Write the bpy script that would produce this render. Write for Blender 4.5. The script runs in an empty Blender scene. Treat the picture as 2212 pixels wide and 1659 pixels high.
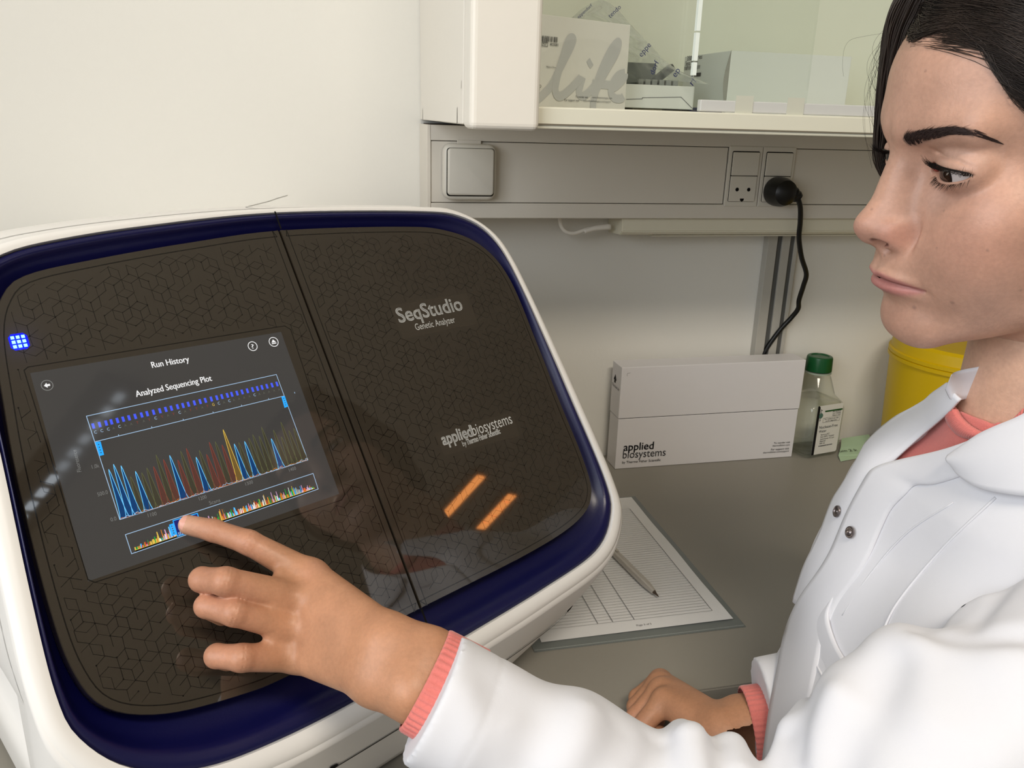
import bpy, bmesh, math, random
import numpy as np
from mathutils import Vector, Matrix
from mathutils.geometry import tessellate_polygon
random.seed(7); RNG = np.random.default_rng(7)
S = bpy.context.scene
COL = S.collection
# ------------------------------------------------------------------ camera
ZC = 1.2525                                    # lens height above the floor (bench top is at 0.75)
def _rot(pitch, yaw, roll):
    cp, sp = math.cos(pitch), math.sin(pitch)
    f = np.array([math.sin(yaw)*cp, math.cos(yaw)*cp, -sp]); r = np.array([math.cos(yaw), -math.sin(yaw), 0.]); d = np.cross(f, r)
    c, s = math.cos(roll), math.sin(roll)
    return np.array([c*r+s*d, -s*r+c*d, f])
CR = _rot(*np.radians([17.97, 13.85, -1.765])); FPX = 1800.
cam = bpy.data.objects.new('camera', bpy.data.cameras.new('camera')); COL.objects.link(cam)
cam.data.sensor_fit = 'HORIZONTAL'; cam.data.sensor_width = 36.; cam.data.lens = FPX/2212*36; cam.data.clip_start = .02
_m = Matrix.Identity(4)
for i in range(3):
    _m[i][0], _m[i][1], _m[i][2] = CR[0][i], -CR[1][i], -CR[2][i]
_m[2][3] = ZC
cam.matrix_world = _m; S.camera = cam
cam.data.dof.use_dof = False
# ------------------------------------------------------------------ world, lights, exposure
S.view_settings.view_transform = 'Standard'; S.view_settings.look = 'None'
S.view_settings.gamma = 1; S.view_settings.use_curve_mapping = False
S.view_settings.exposure = -0.03
w = bpy.data.worlds.new('world'); S.world = w; w.use_nodes = True
w.node_tree.nodes['Background'].inputs[0].default_value = (.75, .85, 1, 1)
w.node_tree.nodes['Background'].inputs[1].default_value = .6
S.cycles.use_denoising = True
S.cycles.max_bounces = 8; S.cycles.diffuse_bounces = 5; S.cycles.transparent_max_bounces = 12
S.cycles.sample_clamp_indirect = 6
def area(name, loc, target, sx, sy, power, col):
    l = bpy.data.lights.new(name, 'AREA'); l.shape = 'RECTANGLE'; l.size = sx; l.size_y = sy; l.energy = power; l.color = col
    o = bpy.data.objects.new(name, l); COL.objects.link(o); o.location = loc
    o.rotation_euler = (Vector(target)-Vector(loc)).to_track_quat('-Z', 'Y').to_euler(); return o
# daylight outside the window in the left-hand wall, and the ceiling lamps
area('daylight', (-1.40, -.62, 1.80), (0.2, .1, 1.2), 1.9, 1.5, 37.5, (.93, .965, 1))
area('ceiling_lamp_light', (.2, -.80, 2.56), (.3, -.2, 0), .8, .3, 27, (1, .90, .76))
# ------------------------------------------------------------------ rays through picture points (to rebuild measured places)
def ray(u, v): return CR.T @ np.array([(u-1106.)/FPX, (v-829.5)/FPX, 1.])
def onY(u, v, y): d = ray(u, v); return d*y/d[1]+[0, 0, ZC]
def onX(u, v, x): d = ray(u, v); return d*x/d[0]+[0, 0, ZC]
def onZ(u, v, z): d = ray(u, v); return d*(z-ZC)/d[2]+[0, 0, ZC]
def onP(u, v, o, n): d = ray(u, v); return d*(((o-[0, 0, ZC])@n)/(d@n))+[0, 0, ZC]
def far(u, v, dist): d = ray(u, v); return d/np.linalg.norm(d)*dist+[0, 0, ZC]
def proj(p):
    c = (np.asarray(p, float)-[0, 0, ZC]) @ CR.T; return np.stack([1106+FPX*c[..., 0]/c[..., 2], 829.5+FPX*c[..., 1]/c[..., 2]], -1)
# ------------------------------------------------------------------ materials
def lin(c):
    if isinstance(c, str): c = [int(c[i:i+2], 16)/255 for i in (0, 2, 4)]
    return [x/12.92 if x <= .04045 else ((x+.055)/1.055)**2.4 for x in c]
MATS = {}
def mat(name, col, rough=.5, spec=.5, metal=0, var=.04, scale=60, bump=0, bscale=400, emit=None, estr=0, coat=0, sss=0, trans=0, sheen=0, alpha=1, ior=1.45):
    if name in MATS: return MATS[name]
    m = bpy.data.materials.new(name); m.use_nodes = True; nt = m.node_tree; b = nt.nodes['Principled BSDF']
    c = lin(col); b.inputs['Roughness'].default_value = rough; b.inputs['Specular IOR Level'].default_value = spec
    b.inputs['Metallic'].default_value = metal; b.inputs['Coat Weight'].default_value = coat; b.inputs['Coat Roughness'].default_value = .04
    b.inputs['Transmission Weight'].default_value = trans; b.inputs['Alpha'].default_value = alpha; b.inputs['IOR'].default_value = ior
    b.inputs['Base Color'].default_value = (*c, 1)
    if sheen: b.inputs['Sheen Weight'].default_value = sheen
    if sss:
        b.inputs['Subsurface Weight'].default_value = sss; b.inputs['Subsurface Radius'].default_value = (1, .35, .2); b.inputs['Subsurface Scale'].default_value = .006
    if emit: b.inputs['Emission Color'].default_value = (*lin(emit), 1); b.inputs['Emission Strength'].default_value = estr
    if var or bump:
        tc = nt.nodes.new('ShaderNodeTexCoord')
    if var:
        n = nt.nodes.new('ShaderNodeTexNoise'); n.inputs['Scale'].default_value = scale; n.inputs['Detail'].default_value = 3
        nt.links.new(tc.outputs['Object'], n.inputs['Vector'])
        r = nt.nodes.new('ShaderNodeMapRange'); r.inputs['To Min'].default_value = 1-var; r.inputs['To Max'].default_value = 1+var
        nt.links.new(n.outputs['Fac'], r.inputs['Value'])
        mx = nt.nodes.new('ShaderNodeVectorMath'); mx.operation = 'SCALE'; mx.inputs[0].default_value = c
        nt.links.new(r.outputs['Result'], mx.inputs['Scale']); nt.links.new(mx.outputs[0], b.inputs['Base Color'])
    if bump:
        n2 = nt.nodes.new('ShaderNodeTexNoise'); n2.inputs['Scale'].default_value = bscale; n2.inputs['Detail'].default_value = 2
        nt.links.new(tc.outputs['Object'], n2.inputs['Vector'])
        bp = nt.nodes.new('ShaderNodeBump'); bp.inputs['Strength'].default_value = bump; bp.inputs['Distance'].default_value = .0006
        nt.links.new(n2.outputs['Fac'], bp.inputs['Height']); nt.links.new(bp.outputs[0], b.inputs['Normal'])
    MATS[name] = m; return m
# ------------------------------------------------------------------ object helpers
def tag(o, label=None, cat=None, group=None, kind=None):
    if label: o['label'] = label
    if cat: o['category'] = cat
    if group: o['group'] = group
    if kind: o['kind'] = kind
    return o
def world_of(o):
    p = np.zeros(3)
    while o: p = p+np.array(o.location); o = o.parent
    return p
def empty(name, loc, label=None, cat=None, group=None):
    o = bpy.data.objects.new(name, None); COL.objects.link(o); o.location = [float(x) for x in loc]; o.empty_display_size = .03
    return tag(o, label, cat, group)
def mesh(name, v, f, m, parent=None, smooth=False, kind=None, label=None):
    """vertices in world metres; the object's origin is its parent's, or its own base when it stands alone"""
    v = np.asarray(v, float).reshape(-1, 3)
    base = world_of(parent) if parent else np.array([v[:, 0].mean(), v[:, 1].mean(), v[:, 2].min()])
    me = bpy.data.meshes.new(name); me.from_pydata((v-base).tolist(), [], [tuple(int(i) for i in q) for q in f])
    o = bpy.data.objects.new(name, me); COL.objects.link(o)
    if parent: o.parent = parent
    else: o.location = base
    if m: me.materials.append(m)
    if smooth: me.polygons.foreach_set('use_smooth', [True]*len(me.polygons))
    if kind: o['kind'] = kind
    if label: o['label'] = label
    return o
def fastmesh(name, v, quads, m, parent, smooth=True):
    base = world_of(parent); me = bpy.data.meshes.new(name); q = np.asarray(quads, np.int32)
    me.vertices.add(len(v)); me.vertices.foreach_set('co', (np.asarray(v, np.float32)-base.astype(np.float32)).ravel())
    k = q.shape[1]; me.loops.add(q.size); me.loops.foreach_set('vertex_index', q.ravel())
    me.polygons.add(len(q)); me.polygons.foreach_set('loop_start', np.arange(0, q.size, k, dtype=np.int32)); me.polygons.foreach_set('loop_total', np.full(len(q), k, np.int32))
    me.update(calc_edges=True); me.validate()
    me.polygons.foreach_set('use_smooth', np.full(len(me.polygons), smooth))
    o = bpy.data.objects.new(name, me); COL.objects.link(o); o.parent = parent
    if m: me.materials.append(m)
    return o
def from_bm(name, bm, m, parent=None, smooth=False, **k):
    bm.verts.ensure_lookup_table(); bm.verts.index_update()
    o = mesh(name, [v.co[:] for v in bm.verts], [[v.index for v in f.verts] for f in bm.faces], m, parent, smooth, **k); bm.free(); return o
def boxbm(lo, hi, bev=0, seg=2, M=None):
    bm = bmesh.new(); bmesh.ops.create_cube(bm, size=1)
    lo, hi = np.minimum(lo, hi), np.maximum(lo, hi)
    for v in bm.verts: v.co = Vector([(lo[i]+hi[i])/2+v.co[i]*(hi[i]-lo[i]) for i in range(3)])
    if bev: bmesh.ops.bevel(bm, geom=bm.edges[:], offset=bev, segments=seg, affect='EDGES', profile=.5)
    if M is not None: bmesh.ops.transform(bm, matrix=M, verts=bm.verts)
    return bm
def box(name, lo, hi, m, parent=None, bev=0, seg=2, M=None, **k):
    return from_bm(name, boxbm(lo, hi, bev, seg, M), m, parent, **k)
def frameM(o, x, y, z):
    M = Matrix.Identity(4)
    for i in range(3): M[i][0], M[i][1], M[i][2], M[i][3] = x[i], y[i], z[i], o[i]
    return M
def catmull(P, n, closed=False):
    P = np.asarray(P, float); N = len(P); out = []
    segs = N if closed else N-1
    for i in range(segs):
        p0, p1, p2, p3 = (P[(i-1) % N] if closed or i > 0 else 2*P[0]-P[1]), P[i], P[(i+1) % N], (P[(i+2) % N] if closed or i+2 < N else 2*P[-1]-P[-2])
        t = np.linspace(0, 1, n, endpoint=False)[:, None]
        out.append(.5*((2*p1)+(-p0+p2)*t+(2*p0-5*p1+4*p2-p3)*t**2+(-p0+3*p1-3*p2+p3)*t**3))
    if not closed: out.append(P[-1:])
    return np.concatenate(out)
def tubegeo(P, r, n=10, cap=True, base=0):
    P = np.asarray(P, float); N = len(P); r = np.broadcast_to(r, N)
    T = np.gradient(P, axis=0); T /= np.linalg.norm(T, axis=1)[:, None]+1e-12
    u = np.cross(T[0], [0, 0, 1.]);
    if np.linalg.norm(u) < .1: u = np.cross(T[0], [1., 0, 0])
    V = []; F = []
    for i in range(N):
        u = u-T[i]*(u@T[i]); u /= np.linalg.norm(u); w_ = np.cross(T[i], u)
        a = np.arange(n)*2*np.pi/n
        V.append(P[i]+r[i]*(np.cos(a)[:, None]*u+np.sin(a)[:, None]*w_))
    for i in range(N-1):
        for j in range(n):
            a, b = base+i*n+j, base+i*n+(j+1) % n; F.append((a, b, b+n, a+n))
    if cap: F.append(tuple(base+j for j in range(n))[::-1]); F.append(tuple(base+(N-1)*n+j for j in range(n)))
    return np.concatenate(V), F
def tube(name, P, r, m, parent=None, n=10, **k):
    V, F = tubegeo(P, r, n); return mesh(name, V, F, m, parent, True, **k)
def lathe(name, prof, c, m, parent=None, n=40, axis=None, **k):
    """prof: [(radius, height)]; turned about the vertical through c, or about axis"""
    prof = np.asarray(prof, float); a = np.arange(n)*2*np.pi/n; V = []; F = []
    z = np.array([0, 0, 1.]) if axis is None else np.asarray(axis, float)/np.linalg.norm(axis)
    x = np.cross(z, [0, 0, 1.]) if abs(z[2]) < .9 else np.array([1., 0, 0]); x /= np.linalg.norm(x); y = np.cross(z, x)
    for r_, h in prof: V.append(np.asarray(c)+h*z+r_*(np.cos(a)[:, None]*x+np.sin(a)[:, None]*y))
    for i in range(len(prof)-1):
        for j in range(n):
            p, q = i*n+j, i*n+(j+1) % n; F.append((p, q, q+n, p+n))
    F.append(tuple(range(n))[::-1]); F.append(tuple((len(prof)-1)*n+j for j in range(n)))
    o = mesh(name, np.concatenate(V), F, m, parent, True, **k); sharp(o); return o
def sharp(o, deg=35):
    me = o.data; bm = bmesh.new(); bm.from_mesh(me)
    for e in bm.edges:
        if len(e.link_faces) == 2 and e.calc_face_angle(0) > math.radians(deg): e.smooth = False
    bm.to_mesh(me); bm.free(); return o
def recalc(o):
    bm = bmesh.new(); bm.from_mesh(o.data); bmesh.ops.recalc_face_normals(bm, faces=bm.faces); bm.to_mesh(o.data); bm.free(); return o
TXT = {}
def textgeo(s):
    if s not in TXT:
        c = bpy.data.curves.new('t', 'FONT'); c.body = s; c.resolution_u = 3
        o = bpy.data.objects.new('t', c); COL.objects.link(o)
        me = o.to_mesh(); v = np.array([x.co[:2] for x in me.vertices]).reshape(-1, 2); f = [tuple(p.vertices) for p in me.polygons]
        o.to_mesh_clear(); bpy.data.objects.remove(o); bpy.data.curves.remove(c)
        v[:, 0] -= v[:, 0].min(); TXT[s] = (v, f)
    return TXT[s]
def text(name, s, o, x, y, width, m, parent, height=None, bold=0, **k):
    """flat lettering: baseline starts at o, runs along x for `width`; cap height `height` (else natural)"""
    v, f = textgeo(s); sx = width/v[:, 0].max(); sy = sx if height is None else height/.7
    P = np.asarray(o)+v[:, :1]*sx*np.asarray(x)+v[:, 1:]*sy*np.asarray(y); V = [P]; F = list(f)
    if bold:
        for b_ in (1, 2, 3):
            F += [tuple(i+len(v)*b_ for i in q) for q in f]
            V.append(P+bold*(np.asarray(x) if b_ == 1 else np.asarray(y) if b_ == 2 else np.asarray(x)+np.asarray(y))+1e-6*b_*np.cross(x, y))
    return mesh(name, np.concatenate(V), F, m, parent, **k)
class Flat:
    """thin printed shapes on a plane, joined into one mesh"""
    def __init__(s, o, x, y): s.o, s.x, s.y = map(np.asarray, (o, x, y)); s.n = np.cross(s.x, s.y); s.V = []; s.F = []
    def P(s, p, off=0): p = np.asarray(p, float).reshape(-1, 2); return s.o+p[:, :1]*s.x+p[:, 1:]*s.y+off*s.n
    def poly(s, p, off=0):
        b = sum(map(len, s.V)); s.V.append(s.P(p, off)); s.F.append(tuple(range(b, b+len(s.V[-1]))))
    def line(s, p, w_, closed=False, off=0):
        p = np.asarray(p, float); q = len(p) if closed else len(p)-1
        for i in range(q):
            a, b = p[i], p[(i+1) % len(p)]; d = b-a; L = np.linalg.norm(d)
            if L < 1e-9: continue
            d = d/L; nrm = np.array([-d[1], d[0]])*w_/2; e = d*w_*.25
            s.poly([a-e-nrm, b+e-nrm, b+e+nrm, a-e+nrm], off)
    def strip(s, p, w_, off=0):
        p = np.asarray(p, float); t = np.gradient(p, axis=0); t /= np.linalg.norm(t, axis=1)[:, None]+1e-12; n_ = np.c_[-t[:, 1], t[:, 0]]*w_/2
        b = sum(map(len, s.V)); q = np.empty((2*len(p), 2)); q[0::2] = p-n_; q[1::2] = p+n_; s.V.append(s.P(q, off)+np.repeat(np.arange(len(p)), 2)[:, None]*3e-6*s.n); s.F += [(b+2*i, b+2*i+2, b+2*i+3, b+2*i+1) for i in range(len(p)-1)]
    def disc(s, c, r, n=14, off=0): a = np.arange(n)*2*np.pi/n; s.poly(np.asarray(c)+r*np.c_[np.cos(a), np.sin(a)], off)
    def ring(s, c, r, w_, n=28, off=0): a = np.arange(n)*2*np.pi/n; s.line(np.asarray(c)+r*np.c_[np.cos(a), np.sin(a)], w_, True, off)
    def txt(s, t, at, width, height=None, rot=0, off=0):
        v, f = textgeo(t); sx = width/v[:, 0].max(); sy = sx if height is None else height/.7; q = v*[sx, sy]
        c, n_ = math.cos(rot), math.sin(rot); q = np.c_[q[:, 0]*c-q[:, 1]*n_, q[:, 0]*n_+q[:, 1]*c]+np.asarray(at)
        b = sum(map(len, s.V)); s.V.append(s.P(q, off)); s.F += [tuple(b+i for i in g) for g in f]
    def build(s, name, m, parent, **k): return mesh(name, np.concatenate(s.V), s.F, m, parent, **k)
# ================================================================== THE ROOM
YW = 1.135; DZ = .75; X0, X1, Y0, ZT = -1.18, 4.9, -2.4, 2.62
WALL = mat('wall_paint', (.88, .872, .845), .75, .3, var=.012, scale=7, bump=.25, bscale=220)
LAMI = mat('cabinet_laminate', (.91, .89, .85), .38, .4, var=.01)
PVC = mat('trunking_plastic', (.86, .835, .79), .42, .4, var=.01)
DARK = mat('dark_gap', (.05, .045, .04), .8, .2)
def struct(name, lo, hi, m): return tag(box(name, lo, hi, m), kind='structure')
wb = struct('wall_back', (X0-.1, YW, 0), (X1+.1, YW+.1, ZT), WALL)
struct('wall_right', (X1, Y0-.1, 0), (X1+.1, YW, ZT), WALL)
struct('wall_front', (X0-.1, Y0-.1, 0), (X1, Y0, ZT), WALL)
struct('floor', (X0-.1, Y0-.1, -.1), (X1+.1, YW+.1, 0), mat('linoleum', (.50, .49, .47), .4, var=.06, scale=30))
struct('ceiling', (X0-.1, Y0-.1, ZT), (X1+.1, YW+.1, ZT+.1), mat('ceiling_paint', (.88, .86, .82), .85, .2, var=.02))
WY0, WY1, WZ0, WZ1 = -1.57, .33, .98, 2.45
bm = bmesh.new()
for lo, hi in (((X0-.1, Y0, 0), (X0, WY0, ZT)), ((X0-.1, WY1, 0), (X0, YW, ZT)), ((X0-.1, WY0, 0), (X0, WY1, WZ0)), ((X0-.1, WY0, WZ1), (X0, WY1, ZT))):
    b2 = boxbm(lo, hi); me = bpy.data.meshes.new('t'); b2.to_mesh(me); b2.free(); bm.from_mesh(me); bpy.data.meshes.remove(me)
tag(from_bm('wall_left', bm, WALL), kind='structure')
bm = bmesh.new()
for lo, hi in (((X0-.07, WY0, WZ0), (X0-.02, WY1, WZ0+.05)), ((X0-.07, WY0, WZ1-.05), (X0-.02, WY1, WZ1)), ((X0-.07, WY0, WZ0), (X0-.02, WY0+.05, WZ1)),
               ((X0-.07, WY1-.05, WZ0), (X0-.02, WY1, WZ1)), ((X0-.07, -.65, WZ0), (X0-.02, -.59, WZ1))):
    b2 = boxbm(lo, hi); me = bpy.data.meshes.new('t'); b2.to_mesh(me); b2.free(); bm.from_mesh(me); bpy.data.meshes.remove(me)
tag(from_bm('window_1', bm, LAMI), kind='structure')
# a thin pencil scratch on the plaster
F = Flat(onY(540, 445, YW-.0004), (1, 0, 0), (0, 0, 1)); q = [onY(u, v, YW)-F.o for u, v in ((536, 446), (556, 441), (580, 435), (600, 428), (621, 422))]
F.line([(a[0], a[2]) for a in q], .0009); F.build('pencil_scratch', mat('pencil', (.62, .61, .58), .8, var=0), wb)
# ceiling luminaires mirrored in the dark glass
def luminaire(c, hw, cw, n, col, on, st, label):
    x, y1, y0 = c; t = empty('ceiling_light', (x, (y0+y1)/2, ZT-.05), label, 'ceiling light')
    box('housing', (x-hw, y0, ZT-.045), (x+hw, y1, ZT-.001), mat('louvre_grey', (.10, .10, .10), .5) if on == 'cool' else mat('warm_housing', (.5, .4, .3), .5), t)
    p_ = (y1-y0-.02)/n
    for i in range(n):
        y = y0+.01+p_*i; w_ = .3*cw if on == 'cool' else cw
        box('lamp_cell', (x-w_, y+p_*.06, ZT-.052), (x+w_, y+p_*(.94 if on == 'warm' else .62), ZT-.044), mat('lamp_'+on, col, .5, emit=col, estr=st, var=0), t)
luminaire((1.245, -.40, -1.60), .075, .045, 20, (.9, .95, 1), 'cool', 4, 'long dark louvred ceiling light between the bench and the window')
luminaire((3.585, -.39, -.77), .05, .042, 1, (1, .62, .32), 'warm', 9, 'short plain warm ceiling light nearer the bench')
luminaire((4.10, -.49, -.81), .06, .05, 5, (1, .62, .32), 'warm', 9, 'short ribbed warm ceiling light by the far wall')
# ================================================================== THE BENCH
bench = empty('workbench', (.7, .765, 0), 'long laboratory bench with a matt grey worktop along the back wall', 'bench')
bm = bmesh.new(); pv = [(-1.1, .395), (.302, .395), (.302, .585), (1.15, .585), (1.15, .395), (2.7, .395), (2.7, YW-.001), (-1.1, YW-.001)]
vb = [bm.verts.new((x, y, DZ-.03)) for x, y in pv]; vt = [bm.verts.new((x, y, DZ)) for x, y in pv]; bm.faces.new(vb[::-1]); bm.faces.new(vt)
for i in range(8): bm.faces.new((vb[i], vb[(i+1) % 8], vt[(i+1) % 8], vt[i]))
bmesh.ops.recalc_face_normals(bm, faces=bm.faces); bmesh.ops.bevel(bm, geom=bm.edges[:], offset=.0015, segments=2, affect='EDGES')
from_bm('worktop', bm, mat('grey_laminate', (.56, .545, .51), .42, .35, var=.02, scale=300), bench)
for x in (-1.0, .28, 1.2, 2.6):
    box('leg', (x-.02, .45, .001), (x+.02, .49, DZ-.03), mat('steel_grey', (.6, .6, .6), .4, metal=.6), bench)
    box('leg', (x-.02, 1.07, .001), (x+.02, 1.11, DZ-.03), MATS['steel_grey'], bench)
# ================================================================== WALL CABINET
CX0 = .146; CZ = onY(1010, 274, .795)[2]; CT = 2.25; CX1 = 1.62
cab = empty('wall_cabinet', (.88, 1.0, CZ), 'white wall cabinet with sliding glass doors above the cable trunking', 'cabinet')
box('side_panel', (CX0, .822, CZ+.002), (CX0+.019, YW-.001, CT), LAMI, cab, .001)
box('side_panel', (CX1-.019, .822, CZ+.002), (CX1, YW-.001, CT), LAMI, cab, .001)
box('stile', (CX0, .783, CZ-.002), (CX0+.066, .8205, CT), LAMI, cab, .006, 4)
CB = mat('cabinet_inside', (.92, .93, .88), .45, .35, var=.01)
box('bottom_panel', (CX0+.019, .797, CZ), (CX1-.019, YW-.001, CZ+.020), mat('shelf_edge', (.87, .86, .79), .4, var=.01), cab, .0015)
box('back_panel', (CX0+.019, YW-.016, CZ+.020), (CX1-.019, YW-.002, CT-.019), CB, cab)
box('top_panel', (CX0+.019, .80, CT-.019), (CX1-.019, YW-.002, CT), LAMI, cab)
box('rail_groove', (CX0+.066, .7955, CZ+.0035), (CX1-.019, .797, CZ+.0048), mat('rail_gap', (.45, .42, .36), .8), cab)
SZ = CZ+.020
def bothsides(nt, fr, ior):
    """thin sheet: the same reflectance entering and leaving (no false total reflection)"""
    g = nt.nodes.new('ShaderNodeNewGeometry'); m = nt.nodes.new('ShaderNodeMapRange'); m.inputs['To Min'].default_value = ior; m.inputs['To Max'].default_value = 1/ior
    nt.links.new(g.outputs['Backfacing'], m.inputs[0]); nt.links.new(m.outputs[0], fr.inputs[0])
def glassmat():
    if 'pane_glass' in MATS: return MATS['pane_glass']
    m = bpy.data.materials.new('pane_glass'); m.use_nodes = True; nt = m.node_tree; nt.nodes.clear()
    o = nt.nodes.new('ShaderNodeOutputMaterial'); t = nt.nodes.new('ShaderNodeBsdfTransparent'); t.inputs[0].default_value = (.985, .996, .985, 1)
    g = nt.nodes.new('ShaderNodeBsdfGlossy'); g.inputs['Roughness'].default_value = .02; fr = nt.nodes.new('ShaderNodeFresnel'); fr.inputs[0].default_value = 1.5; bothsides(nt, fr, 1.5)
    mx = nt.nodes.new('ShaderNodeMixShader'); nt.links.new(fr.outputs[0], mx.inputs[0]); nt.links.new(t.outputs[0], mx.inputs[1]); nt.links.new(g.outputs[0], mx.inputs[2])
    nt.links.new(mx.outputs[0], o.inputs[0]); MATS['pane_glass'] = m; return m
GL = glassmat(); gx = onY(1505, 120, .812)[0]
box('glass_pane', (gx, .809, SZ+.001), (CX1-.02, .813, CT-.02), GL, cab)
box('glass_pane', (CX0+.04, .823, SZ+.001), (onY(1756, 100, .825)[0], .827, CT-.02), GL, cab)
EDG = mat('ground_glass_edge', (.93, .96, .93), .35, .5, var=.02)
for z0, z1 in ((SZ+.034, .098+ZC-.045), (.098+ZC-.0435, .098+ZC-.018), (.098+ZC-.0165, CT-.02)):
    box('glass_edge', (gx-.0042, .8085, z0), (gx-.0003, .8135, z1), EDG, cab)
ra, rb = onY(1507, 239, .806), onY(1925, 254, .806)
box('handle_rail', (ra[0], .801, SZ+.0005), (1.30, .8085, SZ+.0115), mat('white_rail', (.80, .80, .785), .3, .5, var=.01), cab, .001)
for u in (1606, 1717):
    x = onY(u, 246, .80)[0]; box('tape', (x-.0095, .8003, SZ-.003), (x+.0095, .8008, SZ+.0165), mat('clear_tape', (.80, .80, .74), .3, var=.02), cab)
for u, v, w_, h_ in ((988, 251, .0012, .009), (913.5, 247, .0010, .008), (997, 183, .0006, .004)):
    c = onX(u, v, CX0); F = Flat(c-[.0004, 0, 0], (0, -1, 0), (0, 0, 1)); F.poly([(-w_, -h_), (w_, -h_*.7), (w_*.6, h_), (-w_*.8, h_*.8)]); F.build('scuff', mat('scuff', (.25, .24, .22), .8), cab)
# ================================================================== CABLE TRUNKING
TY = 1.067; tx0 = .146; tz0 = onY(1400, 472, TY)[2]; tza = onY(1400, 315, TY)[2]; tzb = onY(1400, 439.3, TY)[2]; TX1 = 1.9
tr = empty('cable_trunking', (.95, 1.1, tz0), 'wide beige cable trunking running along the wall under the cabinet', 'trunking')
box('back_channel', (tx0+.004, TY+.004, tz0+.002), (TX1, YW-.001, CZ-.002), mat('trunking_gap', (.27, .24, .21), .8), tr)
box('upper_rail', (tx0+.004, TY-.001, tza+.0008), (TX1, TY+.02, CZ-.003), PVC, tr, .0008)
box('lower_rail', (tx0+.004, TY-.001, tz0), (TX1, YW-.0005, tzb-.0008), PVC, tr, .0012)
box('end_cap', (tx0-.001, TY-.0015, tz0-.0005), (tx0+.004, YW-.0005, CZ-.003), PVC, tr, .0006)
sx = [onY(u, v, TY)[0] for u, v in ((1573, 380), (1727, 380))]
sx0 = onY(1568, 380, TY)[0]; sw = .0505
box('cover', (tx0+.0045, TY, tzb), (sx0-.0006, TY+.012, tza), PVC, tr, .0006)
box('cover', (sx0+2*sw+.0006, TY, tzb), (TX1, TY+.012, tza), PVC, tr, .0006)
# ---- light switch
a, b = onY(959, 310, 1.052), onY(1072, 433, 1.052); cx, cz = (a[0]+b[0])/2, (a[2]+b[2])/2; hw, hh = (b[0]-a[0])/2, (a[2]-b[2])/2
sw_ = empty('light_switch', (cx, 1.06, cz-hh), 'square cream light switch on the trunking near its end cap', 'switch')
box('mounting_plate', (cx-hw*.45, TY-.0035, cz-hh-.002), (cx+hw*.45, TY-.0012, cz+hh+.004), PVC, sw_, .0005)
SWM = mat('switch_plastic', (.85, .83, .785), .3, .5, var=.008)
def rsq(name, cx, cz, hx, hz, r, y0, y1, m, par, ins=.0025):
    """rounded square block facing the room"""
    out = []
    for s, (ox, oz) in enumerate(((hx-r, hz-r), (-hx+r, hz-r), (-hx+r, -hz+r), (hx-r, -hz+r))):
        for k in range(7): t = math.pi/2*(s+k/6); out.append((ox, oz, math.cos(t), math.sin(t)))
    out = np.array(out); V = []; n = len(out); F = []
    for y, d in ((y1, 0), (y0+ins, 0), (y0+ins*.3, ins*.3), (y0, ins)):
        V.append(np.c_[cx+out[:, 0]+(r-d)*out[:, 2], np.full(n, y), cz+out[:, 1]+(r-d)*out[:, 3]])
    for i in range(3):
        for j in range(n): F.append((i*n+j, i*n+(j+1) % n, (i+1)*n+(j+1) % n, (i+1)*n+j))
    F.append(tuple(3*n+j for j in range(n)))
    o = mesh(name, np.concatenate(V), F, m, par, True); recalc(o); return sharp(o, 50)
rsq('base_frame', cx, cz, hw, hh, .011, 1.0525, TY-.0012, SWM, sw_, .004)
rsq('rocker_gap', cx, cz, hw*.895, hh*.86, .004, 1.0522, 1.0527, DARK, sw_, .0002)
rsq('rocker', cx, cz+.0006, hw*.865, hh*.83, .004, 1.0475, 1.0524, SWM, sw_, .002)
# ---- twin mains sockets
s0 = tzb-.0035; s1 = tza+.0025
for k in range(2):
    x = sx0+sw*k; c = x+sw/2
    t = empty('wall_socket', (c, TY, s0), ('cream switched mains socket with empty pin holes beside the black plug', 'cream switched mains socket holding the black plug')[k], 'socket')
    box('frame', (x+.0004, TY-.003, s0), (x+sw-.0004, TY+.002, s1), SWM, t, .0012)
    zm = s0+(s1-s0)*.515
    rsq('well', c, (s0+s1)/2, sw/2-.0048, (s1-s0)/2-.0065, .0022, TY-.0032, TY-.0028, DARK, t, .0002)
    box('switch_rocker', (x+.0054, TY-.0052, zm+.0004), (x+sw-.0054, TY-.003, s1-.0078), SWM, t, .001)
    box('outlet_face', (x+.0054, TY-.0045, s0+.0070), (x+sw-.0054, TY-.003, zm-.0004), SWM, t, .001)
    F = Flat((c, TY-.0047, s0+(zm-s0)*.55), (1, 0, 0), (0, 0, 1)); dz = .0005
    F.disc((-.0087, dz), .0026); F.disc((.0087, dz), .0026); F.poly([(-.003, -.0115), (.003, -.0115), (.0026, -.0143), (0, -.0158), (-.0026, -.0143)]); F.build('pin_holes', DARK, t, kind='stuff')
pc = (sx0+sw*1.5, TY-.005, s0+(zm-s0)*.52)
plug = empty('power_plug', (pc[0], TY-.03, pc[2]-.02), 'round black mains plug with a cord hanging from the twin socket', 'plug')
BLK = mat('black_rubber', (.035, .035, .035), .38, .5, var=.05)
lathe('plug_body', [(.0195, 0), (.020, .004), (.0195, .016), (.0165, .027), (.010, .032), (.002, .0335)], pc, BLK, plug, axis=(0, -1, 0))
cp = [(1700, 412), (1712, 417), (1720, 424), (1726, 436), (1729, 452), (1728.5, 480), (1726, 515), (1731.6, 556), (1741.8, 591), (1736, 616), (1726, 648), (1724, 667), (1709.5, 686), (1681, 717.5), (1651, 762), (1640, 800), (1650, 850)]
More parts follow.
